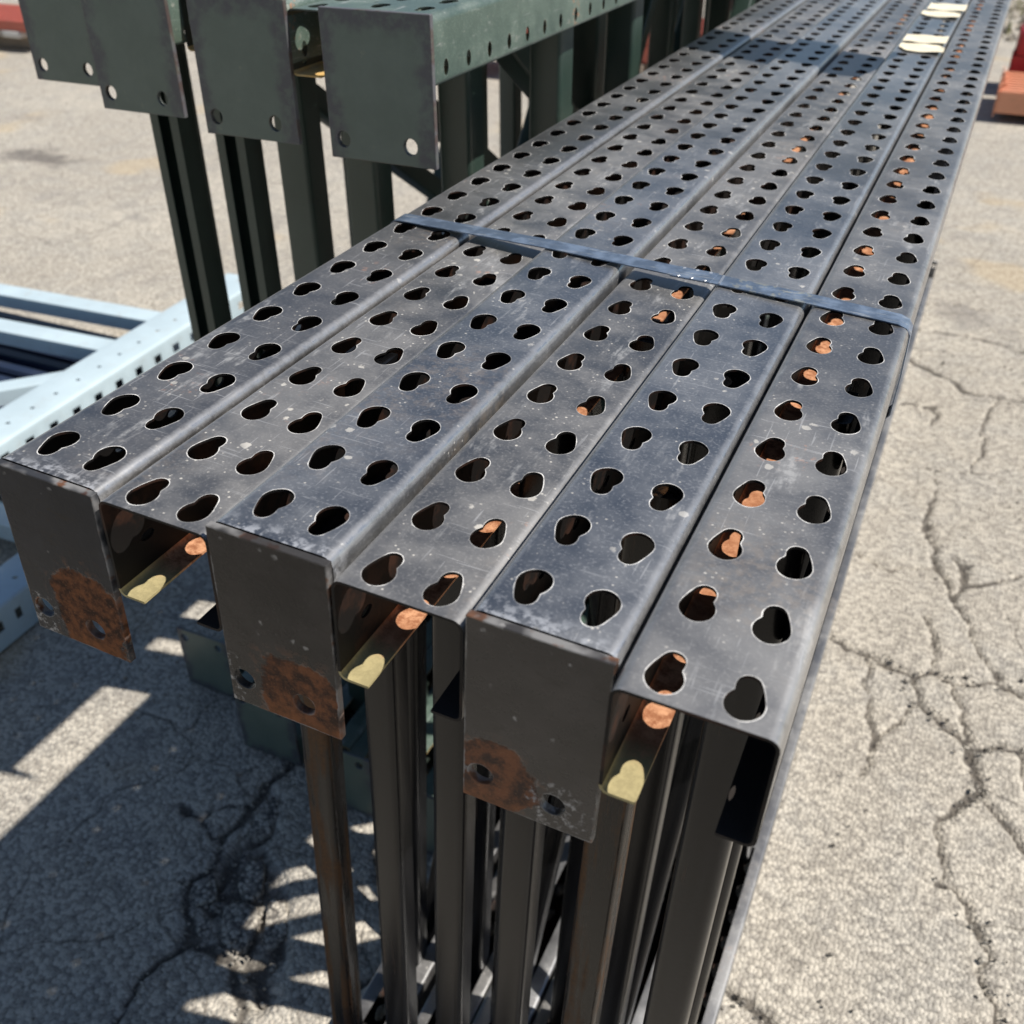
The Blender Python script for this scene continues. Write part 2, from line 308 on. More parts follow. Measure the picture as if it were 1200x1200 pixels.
def strap_material():
    k = NT('blued_steel_strap'); c = k.coord('Object'); f = k.noise(c, 60, 5, 0.65); g = k.noise(k.coord('Object', scale=(1, 8, 8)), 30, 5, 0.7)
    col = k.mix(k.ramp(f, 0.4, 0.65), (0.085, 0.115, 0.165), (0.16, 0.21, 0.29))
    col = k.mix(k.math('MULTIPLY', k.ramp(g, 0.56, 0.66), 0.7), col, (0.33, 0.35, 0.36))
    x = k.sep(c)[0]
    yel = k.math('MULTIPLY', k.math('MULTIPLY', k.ramp(x, 0.085, 0.10), k.ramp(x, 0.150, 0.165, 1, 0)), k.ramp(k.noise(c, 150, 4, 0.6), 0.5, 0.6))
    col = k.mix(k.math('MULTIPLY', yel, 0.35), col, (0.45, 0.42, 0.28))
    k.bump(g, 0.2, 0.0005)
    return k.set(Base_Color=col, Metallic=0.25, Roughness=k.math('ADD', 0.22, k.math('MULTIPLY', f, 0.2)), Specular_IOR_Level=0.6)
M['strap'] = strap_material()
k = NT('bright_crimp'); M['crimp'] = k.set(Base_Color=(0.62, 0.64, 0.66), Metallic=0.8, Roughness=0.3)
k = NT('cream_card'); _c = k.coord('Object', rand=5.0); _f = k.noise(_c, 40, 4)
M['card'] = k.set(Base_Color=k.mix(k.ramp(_f, 0.35, 0.7), (0.70, 0.63, 0.47), (0.78, 0.72, 0.56)), Roughness=0.75)

def ground_material():
    k = NT('worn_asphalt', '2D'); c = k.coord('Object')
    cw = c
    agg = k.vor(cw, 130, 'F1', 'Color'); ad = k.vor(cw, 130); agg2 = k.vor(cw, 290, 'F1', 'Color'); ad2 = k.vor(cw, 290)
    av = k.sep(agg)[0]; av2 = k.sep(agg2)[1]
    big = k.noise(c, 0.9, 4, 0.6); mid = k.noise(c, 5.5, 4, 0.65); sm = k.noise(c, 38, 3, 0.65)
    base = k.mix(k.ramp(big, 0.35, 0.68), (0.325, 0.288, 0.240), (0.470, 0.425, 0.355))
    base = k.mix(k.math('MULTIPLY', k.ramp(mid, 0.42, 0.66), 0.6), base, (0.29, 0.28, 0.262))
    # stones and the binder between them
    stone = k.mix(k.ramp(av, 0.15, 0.9), (0.24, 0.222, 0.195), (0.70, 0.645, 0.545))
    col = k.mix(0.52, base, stone)
    col = k.mix(k.math('MULTIPLY', k.ramp(av2, 0.25, 0.95), 0.30), col, (0.56, 0.52, 0.44))
    gap = k.math('MAXIMUM', k.math('MULTIPLY', k.ramp(ad, 0.50, 0.80), 0.75), k.math('MULTIPLY', k.ramp(ad2, 0.50, 0.85), 0.45))
    gap = k.math('MULTIPLY', gap, k.ramp(sm, 0.30, 0.60, 0.45, 1.0))
    col = k.mix(gap, col, (0.115, 0.105, 0.095))
    # oil and tar blotches, rusty tint
    col = k.mix(k.math('MULTIPLY', k.ramp(k.noise(c, 1.7, 6, 0.62), 0.60, 0.74), 0.45), col, (0.17, 0.16, 0.155))
    col = k.mix(k.math('MULTIPLY', k.ramp(k.noise(k.coord('Object', scale=(1, 1.3, 1)), 1.15, 3), 0.62, 0.72), 0.35), col, (0.50, 0.37, 0.20))
    # fine crazing everywhere (colour of dirt in it), wide cracks from the mesh attribute
    wv = k.coord('Object', warp=0.16, warpscale=4.5)
    hair = k.math('MULTIPLY', k.ramp(k.vor(wv, 3.2, 'DISTANCE_TO_EDGE'), 0.0, 0.014, 1, 0), k.ramp(k.noise(c, 1.9, 3), 0.44, 0.56))
    wv2 = wv
    hair2 = k.math('MULTIPLY', k.ramp(k.vor(wv2, 7.5, 'DISTANCE_TO_EDGE'), 0.0, 0.024, 1, 0), k.ramp(k.noise(c, 2.6, 3), 0.50, 0.60))
    hr = k.math('MULTIPLY', k.math('MAXIMUM', hair, k.math('MULTIPLY', hair2, 0.7)), k.ramp(sm, 0.3, 0.55, 0.3, 1.0))
    col = k.mix(k.math('MULTIPLY', hr, 0.75), col, (0.085, 0.073, 0.060))
    cr = k.ramp(k.math('ADD', k.attr('crack'), k.math('MULTIPLY', k.math('SUBTRACT', sm, 0.5), 0.9)), 0.30, 0.90)
    col = k.mix(k.math('MULTIPLY', cr, 0.92), col, k.mix(k.ramp(sm, 0.4, 0.65), (0.050, 0.044, 0.039), (0.125, 0.110, 0.092)))
    st = k.ramp(k.math('ADD', k.attr('stain'), k.math('MULTIPLY', k.math('SUBTRACT', k.noise(c, 4.0, 5, 0.75), 0.5), 3.0)), 0.45, 1.3)
    col = k.mix(k.math('MULTIPLY', st, 0.7), col, (0.095, 0.085, 0.08))
    h = k.math('ADD', k.math('MULTIPLY', k.ramp(ad, 0.1, 0.75, 1, 0), 1.0), k.math('MULTIPLY', k.ramp(ad2, 0.1, 0.8, 1, 0), 0.45))
    k.bump(h, 0.75, 0.0026)
    return k.set(Base_Color=col, Roughness=0.9, Specular_IOR_Level=0.25)
M['ground'] = ground_material()

# ------------------------------------------------------------------ the ground: one sheet, dense where the camera is near
CR = {'c1': [(0.191, 1.472), (0.273, 1.447), (0.361, 1.435), (0.408, 1.451), (0.452, 1.429), (0.525, 1.462), (0.579, 1.446), (0.672, 1.424), (0.85, 1.46), (1.1, 1.40)], 'c2': [(0.33, 2.02), (0.38, 1.837), (0.419, 1.715), (0.458, 1.614), (0.506, 1.535), (0.528, 1.474)], 'c3': [(0.363, 1.625), (0.39, 1.574), (0.408, 1.451)], 'c4': [(0.361, 1.435), (0.384, 1.343), (0.441, 1.31), (0.483, 1.273), (0.584, 1.29), (0.701, 1.318), (0.9, 1.28)], 'c5': [(0.483, 1.273), (0.504, 1.206), (0.51, 1.15), (0.456, 1.072)], 'c6': [(0.51, 1.15), (0.536, 1.125), (0.60, 1.06)], 'c7': [(0.05, 0.60), (0.147, 0.593), (0.18, 0.591), (0.228, 0.58), (0.263, 0.566), (0.303, 0.529), (0.38, 0.45)], 'c8': [(0.515, 0.885), (0.543, 0.823), (0.539, 0.775), (0.556, 0.728), (0.568, 0.663), (0.55, 0.5)], 'c9': [(0.10, 3.02), (0.169, 2.983), (0.214, 2.934), (0.32, 2.862), (0.36, 2.792), (0.538, 2.793), (0.679, 2.798), (1.0, 2.85)], 'c10': [(0.1, 3.22), (0.2, 3.196), (0.355, 3.234), (0.527, 3.165), (0.655, 3.132), (1.0, 3.1)], 'c12': [(0.422, 1.717), (0.441, 1.783), (0.5, 1.82), (0.566, 1.867), (0.657, 1.962), (0.8, 2.1)], 'c13': [(0.193, 2.626), (0.299, 2.645), (0.298, 2.531)], 'c14': [(0.441, 1.783), (0.432, 1.86), (0.416, 1.872)], 'e1': [(0.24, 2.30), (0.33, 2.27), (0.42, 2.31), (0.55, 2.26), (0.72, 2.33)], 'e2': [(0.33, 2.27), (0.35, 2.12), (0.33, 2.02)], 'e3': [(0.42, 2.31), (0.45, 2.44), (0.43, 2.60), (0.47, 2.79)], 'e4': [(0.452, 1.429), (0.47, 1.36), (0.483, 1.273)], 'e5': [(0.273, 1.447), (0.29, 1.33), (0.33, 1.22), (0.31, 1.10)], 'e6': [(0.384, 1.343), (0.36, 1.28), (0.33, 1.22)], 'e7': [(0.584, 1.29), (0.60, 1.18), (0.66, 1.06)], 'e8': [(0.515, 0.885), (0.47, 0.93), (0.456, 1.072)], 'e9': [(0.20, 1.80), (0.28, 1.77), (0.38, 1.837)], 'e10': [(0.16, 3.45), (0.30, 3.50), (0.45, 3.47), (0.7, 3.52)]}
DR = {'d1': [(-0.673, 0.709), (-0.674, 0.658), (-0.682, 0.583), (-0.679, 0.517), (-0.661, 0.449), (-0.679, 0.408), (-0.665, 0.375), (-0.614, 0.336), (-0.607, 0.327), (-0.625, 0.267), (-0.63, 0.225), (-0.626, 0.173), (-0.618, 0.126), (-0.60, 0.0)], 'd2': [(-0.687, 0.581), (-0.718, 0.567), (-0.738, 0.521), (-0.711, 0.497), (-0.684, 0.488)], 'd3': [(-0.738, 0.521), (-0.776, 0.53), (-0.806, 0.527)], 'd4': [(-0.544, 0.327), (-0.512, 0.322), (-0.476, 0.284), (-0.437, 0.228), (-0.40, 0.1)], 'd5': [(-0.607, 0.327), (-0.575, 0.332), (-0.544, 0.327)], 'd6': [(-0.42, 0.62), (-0.40, 0.55), (-0.33, 0.50), (-0.30, 0.42), (-0.32, 0.33)]}
PIT = np.array([(-0.663, 0.454), (-0.672, 0.58), (-0.677, 0.655), (-0.640, 0.63), (-0.60, 0.535), (-0.505, 0.454), (-0.406, 0.295), (-0.448, 0.245), (-0.491, 0.312), (-0.542, 0.332), (-0.594, 0.328), (-0.664, 0.381)])
def seg_dist(px, py, poly):
    d = np.full(px.shape, 9.0)
    for (ax, ay), (bx, by) in zip(poly[:-1], poly[1:]):
        vx, vy = bx - ax, by - ay; L2 = vx * vx + vy * vy
        t = np.clip(((px - ax) * vx + (py - ay) * vy) / L2, 0, 1)
        d = np.minimum(d, np.hypot(px - ax - t * vx, py - ay - t * vy))
    return d
def inside(px, py, poly):
    r = np.zeros(px.shape, bool); n = len(poly)
    for i in range(n):
        x1, y1 = poly[i]; x2, y2 = poly[(i + 1) % n]
        c = ((y1 > py) != (y2 > py)) & (px < (x2 - x1) * (py - y1) / (y2 - y1 + 1e-12) + x1); r ^= c
    return r
def vnoise(x, y, s, seed):
    x = x * s; y = y * s; xi = np.floor(x).astype(np.int64); yi = np.floor(y).astype(np.int64); fx = x - xi; fy = y - yi
    def hsh(a, b):
        h = (a * 374761393 + b * 668265263 + seed * 1442695041) & 0x7fffffff; h = ((h ^ (h >> 13)) * 1274126177) & 0x7fffffff
        return ((h ^ (h >> 16)) & 0xffff) / 65535.0
    fx = fx * fx * (3 - 2 * fx); fy = fy * fy * (3 - 2 * fy)
    return (hsh(xi, yi) * (1 - fx) + hsh(xi + 1, yi) * fx) * (1 - fy) + (hsh(xi, yi + 1) * (1 - fx) + hsh(xi + 1, yi + 1) * fx) * fy
def build_ground():
    xs = np.concatenate([[-90, -50, -28, -16, -10], np.arange(-7, -2.0, 0.09), np.arange(-2.0, -1.1, 0.03), np.arange(-1.1, 0.95, 0.0065), np.arange(0.95, 2.2, 0.03), np.arange(2.2, 6, 0.12), [8, 12, 20, 36, 60, 90]])
    ys = np.concatenate([[-40, -15, -6, -2.5, -1.2], np.arange(-0.8, -0.05, 0.04), np.arange(-0.05, 1.9, 0.0065), np.arange(1.9, 3.6, 0.014), np.arange(3.6, 7, 0.08), [7.2, 7.6, 8, 8.6, 9.4, 10.5, 12, 16, 24, 40, 70, 120]])
    X, Y = np.meshgrid(xs, ys); nx, ny = len(xs), len(ys)
    wx = X + 0.022 * (vnoise(X, Y, 22, 1) - .5) + 0.010 * (vnoise(X, Y, 70, 2) - .5)
    wy = Y + 0.022 * (vnoise(X, Y, 22, 3) - .5) + 0.010 * (vnoise(X, Y, 70, 4) - .5)
    wid = 0.55 + 0.9 * vnoise(X, Y, 9, 5)
    crack = np.zeros(X.shape); near = (X > -1.2) & (X < 1.6) & (Y > -0.3) & (Y < 4)
    nxx, nyy, nw = wx[near], wy[near], wid[near]
    cv = np.zeros(nxx.shape)
    for n, L in CR.items():
        w = 0.0105 if n in ('c1', 'c4', 'c5', 'c9', 'c7') else 0.0072
        if n in ('c9', 'c10', 'c13', 'e10', 'e3'): w *= 1.5
        if n[0] == 'e': w *= 0.75
        cv = np.maximum(cv, np.clip(1.25 - seg_dist(nxx, nyy, L) / (w * nw), 0, 1))
    for n, L in DR.items():
        w = {'d1': 0.0085, 'd4': 0.010, 'd5': 0.010}.get(n, 0.005)
        cv = np.maximum(cv, np.clip(1.25 - seg_dist(nxx, nyy, L) / (w * nw), 0, 1))
    pit = inside(nxx, nyy, PIT); dp = seg_dist(nxx, nyy, np.vstack([PIT, PIT[:1]]))
    pv = np.where(pit, np.clip(dp / 0.022, 0, 1) * (0.45 + 0.5 * vnoise(nxx, nyy, 60, 21)), 0)
    crack[near] = np.maximum(cv, pv)
    Z = -0.010 * crack
    tmp = Z[near]; tmp -= 0.016 * pv * (0.6 + 0.8 * vnoise(nxx, nyy, 55, 8)); Z[near] = tmp
    Z += (vnoise(X, Y, 0.8, 11) - .5) * 0.012 * (np.abs(X) < 9) + (vnoise(X, Y, 7, 12) - .5) * 0.004 * near + (vnoise(X, Y, 45, 13) - .5) * 0.0022 * near
    # keep the ground just below the things that stand on it
    Z = np.minimum(Z, 0.0) - 0.002
    # loose grit in the pit
    stain = np.clip(1.2 - np.hypot((X + 4.25) / 0.45, (Y - 3.6) / 0.22), 0, 1) + 0.6 * np.clip(1 - np.hypot((X + 3.6) / 0.9, (Y - 4.2) / 0.10), 0, 1)
    v = np.stack([X.ravel(), Y.ravel(), Z.ravel()], 1)
    i = np.arange(nx * ny).reshape(ny, nx); q = np.stack([i[:-1, :-1].ravel(), i[:-1, 1:].ravel(), i[1:, 1:].ravel(), i[1:, :-1].ravel()], 1)
    m = bpy.data.meshes.new('ground'); m.vertices.add(len(v)); m.vertices.foreach_set('co', v.ravel())
    m.loops.add(q.size); m.loops.foreach_set('vertex_index', q.ravel()); m.polygons.add(len(q))
    m.polygons.foreach_set('loop_start', np.arange(0, q.size, 4)); m.polygons.foreach_set('loop_total', np.full(len(q), 4)); m.update(calc_edges=True)
    for n, arr in (('crack', crack), ('stain', stain)):
        a = m.attributes.new(n, 'FLOAT', 'POINT'); a.data.foreach_set('value', arr.ravel().astype(np.float32))
    m.polygons.foreach_set('use_smooth', [True] * len(q))
    o = link('ground', m, [M['ground']]); o['kind'] = 'structure'
    return o
build_ground()

# ------------------------------------------------------------------ perforated columns
TEAR = [(13.9, 12.6), (18.0, 13.2), (22.2, 11.2), (25.1, 7.4), (26.0, 3.0), (25.0, -2.2), (23.0, -8.0), (21.0, -12.2), (18.2, -14.3), (14.5, -13.9), (11.9, -11.2), (11.1, -7.2), (11.5, -3.7), (9.6, -0.4), (8.7, 4.4), (10.2, 9.4)]
def refine(pts):
    """Catmull-Rom, twice as many points; the notch stays sharp"""
    n = len(pts); out = []
    for i in range(n):
        p0, p1, p2, p3 = (np.array(pts[(i + d) % n]) for d in (-1, 0, 1, 2))
        out.append(tuple(p1))
        if i in (11, 12): out.append(tuple((p1 + p2) / 2)); continue
        out.append(tuple((-p0 + 9 * p1 + 9 * p2 - p3) / 16))
    return out
def ellipse(cx, cy, rx, ry, n=14): return [(cx + rx * math.cos(2 * math.pi * i / n), cy + ry * math.sin(2 * math.pi * i / n)) for i in range(n)]
def offset_poly(P, d):
    n = len(P); out = []
    A = sum(P[i][0] * P[(i + 1) % n][1] - P[(i + 1) % n][0] * P[i][1] for i in range(n))
    s = 1 if A > 0 else -1
    for i in range(n):
        a, b = np.array(P[i - 1]), np.array(P[(i + 1) % n]); t = b - a; t = t / np.linalg.norm(t)
        out.append((P[i][0] + s * t[1] * d, P[i][1] - s * t[0] * d))
    return out
def sheet(xlo, xhi, ylo, yhi, holes, rings=(0.55, 1.4), inset=()):
    """triangulated flat sheet (mm) with holes; returns verts, tris, rim value per vertex"""
    V = [(xlo, ylo), (xhi, ylo), (xhi, yhi), (xlo, yhi)]; E = [(0, 1), (1, 2), (2, 3), (3, 0)]
    for h in holes:
        for d in (0,) + tuple(rings):
            P = h if d == 0 else offset_poly(h, d); b = len(V)
            P = [(min(max(x, xlo + .05), xhi - .05), min(max(y, ylo + .05), yhi - .05)) for x, y in P]
            V += P; E += [(b + i, b + (i + 1) % len(P)) for i in range(len(P))]
    for d in inset:
        b = len(V); V += [(xlo + d, ylo + d), (xhi - d, ylo + d), (xhi - d, yhi - d), (xlo + d, yhi - d)]; E += [(b, b + 1), (b + 1, b + 2), (b + 2, b + 3), (b + 3, b)]
    r = delaunay_2d_cdt([Vector(v) for v in V], E, [], 0, 1e-4)
    ov = np.array([(v.x, v.y) for v in r[0]]); tris = [tuple(f) for f in r[2]]
    keep = []
    cen = np.array([ov[list(t)].mean(0) for t in tris])
    bad = np.zeros(len(tris), bool)
    for h in holes: bad |= inside(cen[:, 0], cen[:, 1], np.array(h))
    for t, bd in zip(tris, bad):
        if bd: continue
        a, b, c = ov[list(t)]
        if (b[0] - a[0]) * (c[1] - a[1]) - (b[1] - a[1]) * (c[0] - a[0]) < 0: t = t[::-1]
        keep.append(t)
    rim = np.zeros(len(ov))
    for h in holes:
        hp = list(h) + [h[0]]
        rim = np.maximum(rim, np.clip(1 - seg_dist(ov[:, 0], ov[:, 1], hp) / rings[-1], 0, 1))
    return ov, keep, rim
def column_mesh(name, w, depth, lip, first, ntile, tear, slot, start=0.0, R=6.0, pitch=50.8, thick=1.7, slotz=0.62, twoslots=False):
    """C-shaped perforated rack column: top face at z=0 facing +z, runs along +y from 'start'; millimetres in, metres out"""
    hw = w / 2; verts = {}; vl = []; rl = []; faces = []; mats = []; bl = []
    def vid(x, y, z, rim=0.0):
        kx = (round(x, 3), round(y, 3), round(z, 3))
        if kx in verts:
            i = verts[kx]; rl[i] = max(rl[i], rim); return i
        verts[kx] = len(vl); vl.append((x / 1000, y / 1000, z / 1000)); rl.append(rim)
        bl.append(max(0.0, 1 - abs(math.atan2(abs(x) - (hw - R), z + R) - math.pi / 4) / 0.8) if (abs(x) > hw - R and z > -R) else 0.0); return verts[kx]
    R2 = 5.0
    prof = [(hw - R + R * math.sin(a), -R + R * math.cos(a)) for a in [math.radians(q) for q in (0, 22.5, 45, 67.5, 90)]]
    prof2 = [(hw - R2 + R2 * math.cos(a), -(depth - R2) - R2 * math.sin(a)) for a in [math.radians(q) for q in (0, 30, 60, 90)]]
    def block(y0, y1, hs, ss):
        ov, tr, rim = sheet(-(hw - R), hw - R, y0, y1, hs)
        for t in tr: faces.append([vid(ov[i][0], ov[i][1], 0, rim[i]) for i in t]); mats.append(0)
        ov, tr, rim = sheet(-(depth - R2), -R, y0, y1, ss)          # (z, y)
        for t in tr:
            faces.append([vid(hw, ov[i][1], ov[i][0], rim[i]) for i in t][::-1]); mats.append(0)
            faces.append([vid(-hw, ov[i][1], ov[i][0], rim[i]) for i in t]); mats.append(0)
        for s in (1, -1):
            for pr, mt in ((prof, 0), (prof2, 2), ([(hw - R2, -depth), (hw - lip, -depth)], 2)):
                for (xa, za), (xb, zb) in zip(pr[:-1], pr[1:]):
                    q = [vid(s * xa, y0, za), vid(s * xb, y0, zb), vid(s * xb, y1, zb), vid(s * xa, y1, za)]
                    faces.append(q if s < 0 else q[::-1]); mats.append(mt)
    y = start; c = first
    if first - pitch / 2 > start + 0.5: block(start, first - pitch / 2, [], []); y = first - pitch / 2
    for kk in range(ntile):
        y1 = c + pitch / 2
        hs = [[(px, py + c) for px, py in tear], [(-px, py + c) for px, py in tear]]
        zc = -depth * slotz
        ss = [ellipse(zc, c + slot[2], slot[1], slot[0], 12)]
        block(y, y1, hs, ss); y = y1; c += pitch
    # faces came out facing outward or inward consistently: fix with bmesh
    m = bpy.data.meshes.new(name); m.from_pydata(vl, [], faces); m.update()
    m.polygons.foreach_set('material_index', mats)
    a = m.attributes.new('rim', 'FLOAT', 'POINT'); a.data.foreach_set('value', rl)
    a = m.attributes.new('bend', 'FLOAT', 'POINT'); a.data.foreach_set('value', bl)
    bm = bmesh.new(); bm.from_mesh(m); bmesh.ops.recalc_face_normals(bm, faces=bm.faces[:])
    up = sum(f.normal.z * f.calc_area() for f in bm.faces if f.calc_center_median().z > -1e-5)
    if up < 0: bmesh.ops.reverse_faces(bm, faces=bm.faces[:])
    bm.to_mesh(m); bm.free()
    me = bake(name, m, [('SOLIDIFY', dict(thickness=thick / 1000, offset=-1.0, material_offset=1, material_offset_rim=1, use_rim=True, use_even_offset=False))], 40)
    return me
tear = refine(TEAR); tear_flip = [(x, -y) for x, y in tear]

NT_MAIN = 70
LEN_MAIN = (31.8 + 50.8 * (NT_MAIN - 0.5)) / 1000
odd_col = column_mesh('column_plated', 73, 68, 22, 31.8, NT_MAIN, tear, (5.5, 3.2, 10), start=5.0)
even_col = column_mesh('column_open', 73, 68, 18, 17.9, NT_MAIN, tear_flip, (5.5, 3.2, 10))
def with_mats(me, mats):
    m = me.copy()
    for i, x in enumerate(mats):
        if i < len(m.materials): m.materials[i] = x
        else: m.materials.append(x)
    while len(m.materials) > len(mats): m.materials.pop(index=len(m.materials) - 1)
    return m
def plate_mesh(name, w, h, t, holes, bev=0.0005):
    """footplate: x across, z from 0 down, front face at y=0"""
    ov, tr, rim = sheet(-w / 2, w / 2, -h, 0, holes, (1.0, 2.6), (1.2, 3.0))
    ed = np.minimum(np.minimum(ov[:, 0] + w / 2, w / 2 - ov[:, 0]), np.minimum(ov[:, 1] + h, -ov[:, 1]))
    rim = np.maximum(rim, np.clip(1 - ed / 3.0, 0, 1))
    m = bpy.data.meshes.new(name); m.from_pydata([(x / 1000, 0, z / 1000) for x, z in ov], [], tr); m.update()
    a = m.attributes.new('rim', 'FLOAT', 'POINT'); a.data.foreach_set('value', rim)
    bm = bmesh.new(); bm.from_mesh(m); bmesh.ops.recalc_face_normals(bm, faces=bm.faces[:])
    if sum(f.normal.y for f in bm.faces) > 0: bmesh.ops.reverse_faces(bm, faces=bm.faces[:])
    bm.to_mesh(m); bm.free()
    return bake(name, m, [('SOLIDIFY', dict(thickness=t / 1000, offset=-1.0, use_rim=True)), ('BEVEL', dict(width=bev, segments=1, limit_method='ANGLE', angle_limit=math.radians(50)))], 35)
def channel_outline(w, d, t, lip=0.0, r=4.0):
    """C section seen from above: web on -y, flanges run to +y, optional lips; metres"""
    def corner(cx, cy, a0, rr): return [(cx + rr * math.cos(math.radians(a)), cy + rr * math.sin(math.radians(a))) for a in (a0, a0 + 18, a0 + 36, a0 + 54, a0 + 72, a0 + 90)]
    hw = w / 2; o = []
    o += [(-hw, d)]; o += corner(-hw + r, r, 180, r); o += corner(hw - r, r, 270, r); o += [(hw, d)]
    if lip: o += [(hw - lip, d), (hw - lip, d - t)]
    o += [(hw - t, d - (t if lip else 0))]
    ri = max(r - t, 0.5)
    o += corner(hw - t - ri, t + ri, 270, ri)[::-1]; o += corner(-hw + t + ri, t + ri, 180, ri)[::-1]
    o += [(-hw + t, d - (t if lip else 0))]
    if lip: o += [(-hw + lip, d - t), (-hw + lip, d)]
    return [(x / 1000, y / 1000) for x, y in o]
def brace_between(name, parent, mat, x, y0, z0, y1, z1, outline, flip=False):
    L = math.hypot(y1 - y0, z1 - z0); me = extrude_outline(name, outline, L); me.materials.append(mat)
    o = link(name, me, parent=parent); o.location = (x, y0, z0)
    o.rotation_euler = (-math.atan2(y1 - y0, z1 - z0), 0, math.pi if flip else 0)
    if flip: o.rotation_euler = (math.atan2(y1 - y0, z1 - z0), 0, math.pi)
    return o

main_holes = [[(-26.5 + 7 * math.cos(a), -105 + 7 * math.sin(a)) for a in np.linspace(0, 2 * math.pi, 18, False)], [(13.5 + 7 * math.cos(a), -107 + 7 * math.sin(a)) for a in np.linspace(0, 2 * math.pi, 18, False)]]
far_plate = plate_mesh('footplate_far', 73, 125, 5, main_holes)
BR = channel_outline(33, 25, 2.2, lip=7, r=7.5)
DG = channel_outline(29, 24, 2.0, lip=7, r=7)
FR = [  # x, near end y, top z offset, lean, first brace y, paint, label
    (-0.1852, 0.0063, 0.0020, 3.2, 0.225, 'odd_a', 'dark steel rack upright frame with rust-stained footplate, leftmost in the strapped bundle'),
    (-0.1090, 0.0063, -0.0030, 2.6, 0.215, 'even', 'open-ended grey rack upright frame between the two leftmost footplated frames of the strapped bundle'),
    (-0.0341, 0.0049, 0.0030, 2.6, 0.200, 'odd_b', 'blue-grey rack upright frame with rusty footplate corner, middle of the three footplates in front'),
    (0.0408, 0.0036, -0.0070, 2.5, 0.190, 'even', 'speckled open-ended grey rack upright frame between the middle and right footplates'),
    (0.1170, 0.0000, 0.0000, 2.5, 0.175, 'odd_b', 'blue-grey rack upright frame carrying the cream cards, rightmost of the three footplates in front'),
    (0.1927, -0.0154, -0.0010, 2.0, 0.120, 'six', 'open-ended grey rack upright frame on the right edge of the strapped bundle')]
PM = [plate_material('footplate_paint_a', (0.010, 0.012, 0.017), (0.020, 0.023, 0.030), 0.012, -0.102, 0.027, 0.040, bare=(-0.028, -0.108, 0.016, 0.018), rough=0.22, seed=1.1, spec=0.12), None,
      plate_material('footplate_paint_b', (0.013, 0.012, 0.012), (0.034, 0.030, 0.029), 0.015, -0.107, 0.031, 0.031, bare=(-0.034, -0.110, 0.008, 0.022), rough=0.25, seed=2.3, spec=0.22), None,
      plate_material('footplate_paint_c', (0.019, 0.017, 0.017), (0.042, 0.037, 0.036), -0.022, -0.103, 0.027, 0.024, bare=(0.016, -0.108, 0.018, 0.020), rough=0.27, seed=3.7, spec=0.42)]
col_meshes = {}
def ys_last(by, i): return by + 0.60 + 0.03 * (i % 3)
for i, (fx, fy, fz, lean, by, paint, label) in enumerate(FR):
    odd = i % 2 == 0; th = math.radians(lean)
    zb = 0.0018; H = (TOP + fz - zb) / math.cos(th)
    root = empty('rack_upright_frame', (fx - H * math.sin(th), 0, zb), (0, th, 0)); tag(root, label, 'rack frame', 'dark rack frames strapped in one bundle')
    if paint not in col_meshes:
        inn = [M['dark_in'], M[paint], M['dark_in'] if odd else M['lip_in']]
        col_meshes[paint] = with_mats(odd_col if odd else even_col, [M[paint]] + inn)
    me = col_meshes[paint]
    up = link('column', me, parent=root); up.location = (0, fy, H)
    lo = link('column', me, parent=root); lo.location = (0, fy, 0); lo.rotation_euler = (0, math.pi, 0)
    yend = fy + LEN_MAIN
    if odd:
        pm = plate_mesh('footplate', 73, 125, 5, main_holes)
        pm.materials.append(PM[i])
        a = link('footplate', pm, parent=root); a.location = (0, fy - 0.0004, H - 0.0005)
        if not i: a['label'] = 'dark footplate rusted over its lower middle'
        b = link('footplate', pm, parent=root); b.location = (0, fy - 0.0004, 0.0005); b.rotation_euler = (0, math.pi, 0)
    else:
        fm = with_mats(far_plate, [M[paint]])
        a = link('footplate', fm, parent=root); a.location = (0, yend + 0.0004, H); a.rotation_euler = (0, 0, 0)
        b = link('footplate', fm, parent=root); b.location = (0, yend + 0.0004, 0.0005); b.rotation_euler = (0, math.pi, 0)
    # braces: posts across the frame and diagonals between them
    yd = by + (0.17, 0.21, 0.16, 0.20, 0.15, 0.19)[i]
    if i in (0, 2, 4): brace_between('diagonal_brace', root, M['brace'], 0.0, ys_last(by, i), 0.05, yd + 0.06, H - 0.05, DG)  # extra cross diagonals added to block sun under the bundle
    brace_between('horizontal_brace', root, M['brace'], 0.001, yd, 0.030, yd, H - 0.030, BR)  # second post added to keep the ground beneath shaded
    ys = [by, by + 0.62 + 0.03 * (i % 3), by + 1.45 + 0.04 * (i % 2), by + 2.3, by + 3.05]
    for j, yy in enumerate(ys):
        mt = M['brace_rust'] if (i in (0, 4) and j == 0) or (i == 2 and j == 1) else M['brace']
        brace_between('horizontal_brace', root, mt, 0.002 * ((i * 7) % 3 - 1), yy, 0.030, yy, H - (0.004 if not odd else 0.030), BR)
    for j in range(len(ys) - 1):
        a0, a1 = (yd if j == 0 else ys[j]) + 0.05, ys[j + 1] - 0.02
        if (j + i) % 2 == 0 or (j == 0 and i in (0, 2, 4)): brace_between('diagonal_brace', root, M['brace'], 0.0, a0, 0.05, a1, H - 0.05, DG)
        else: brace_between('diagonal_brace', root, M['brace'], 0.0, a1, 0.05, a0, H - 0.05, DG)

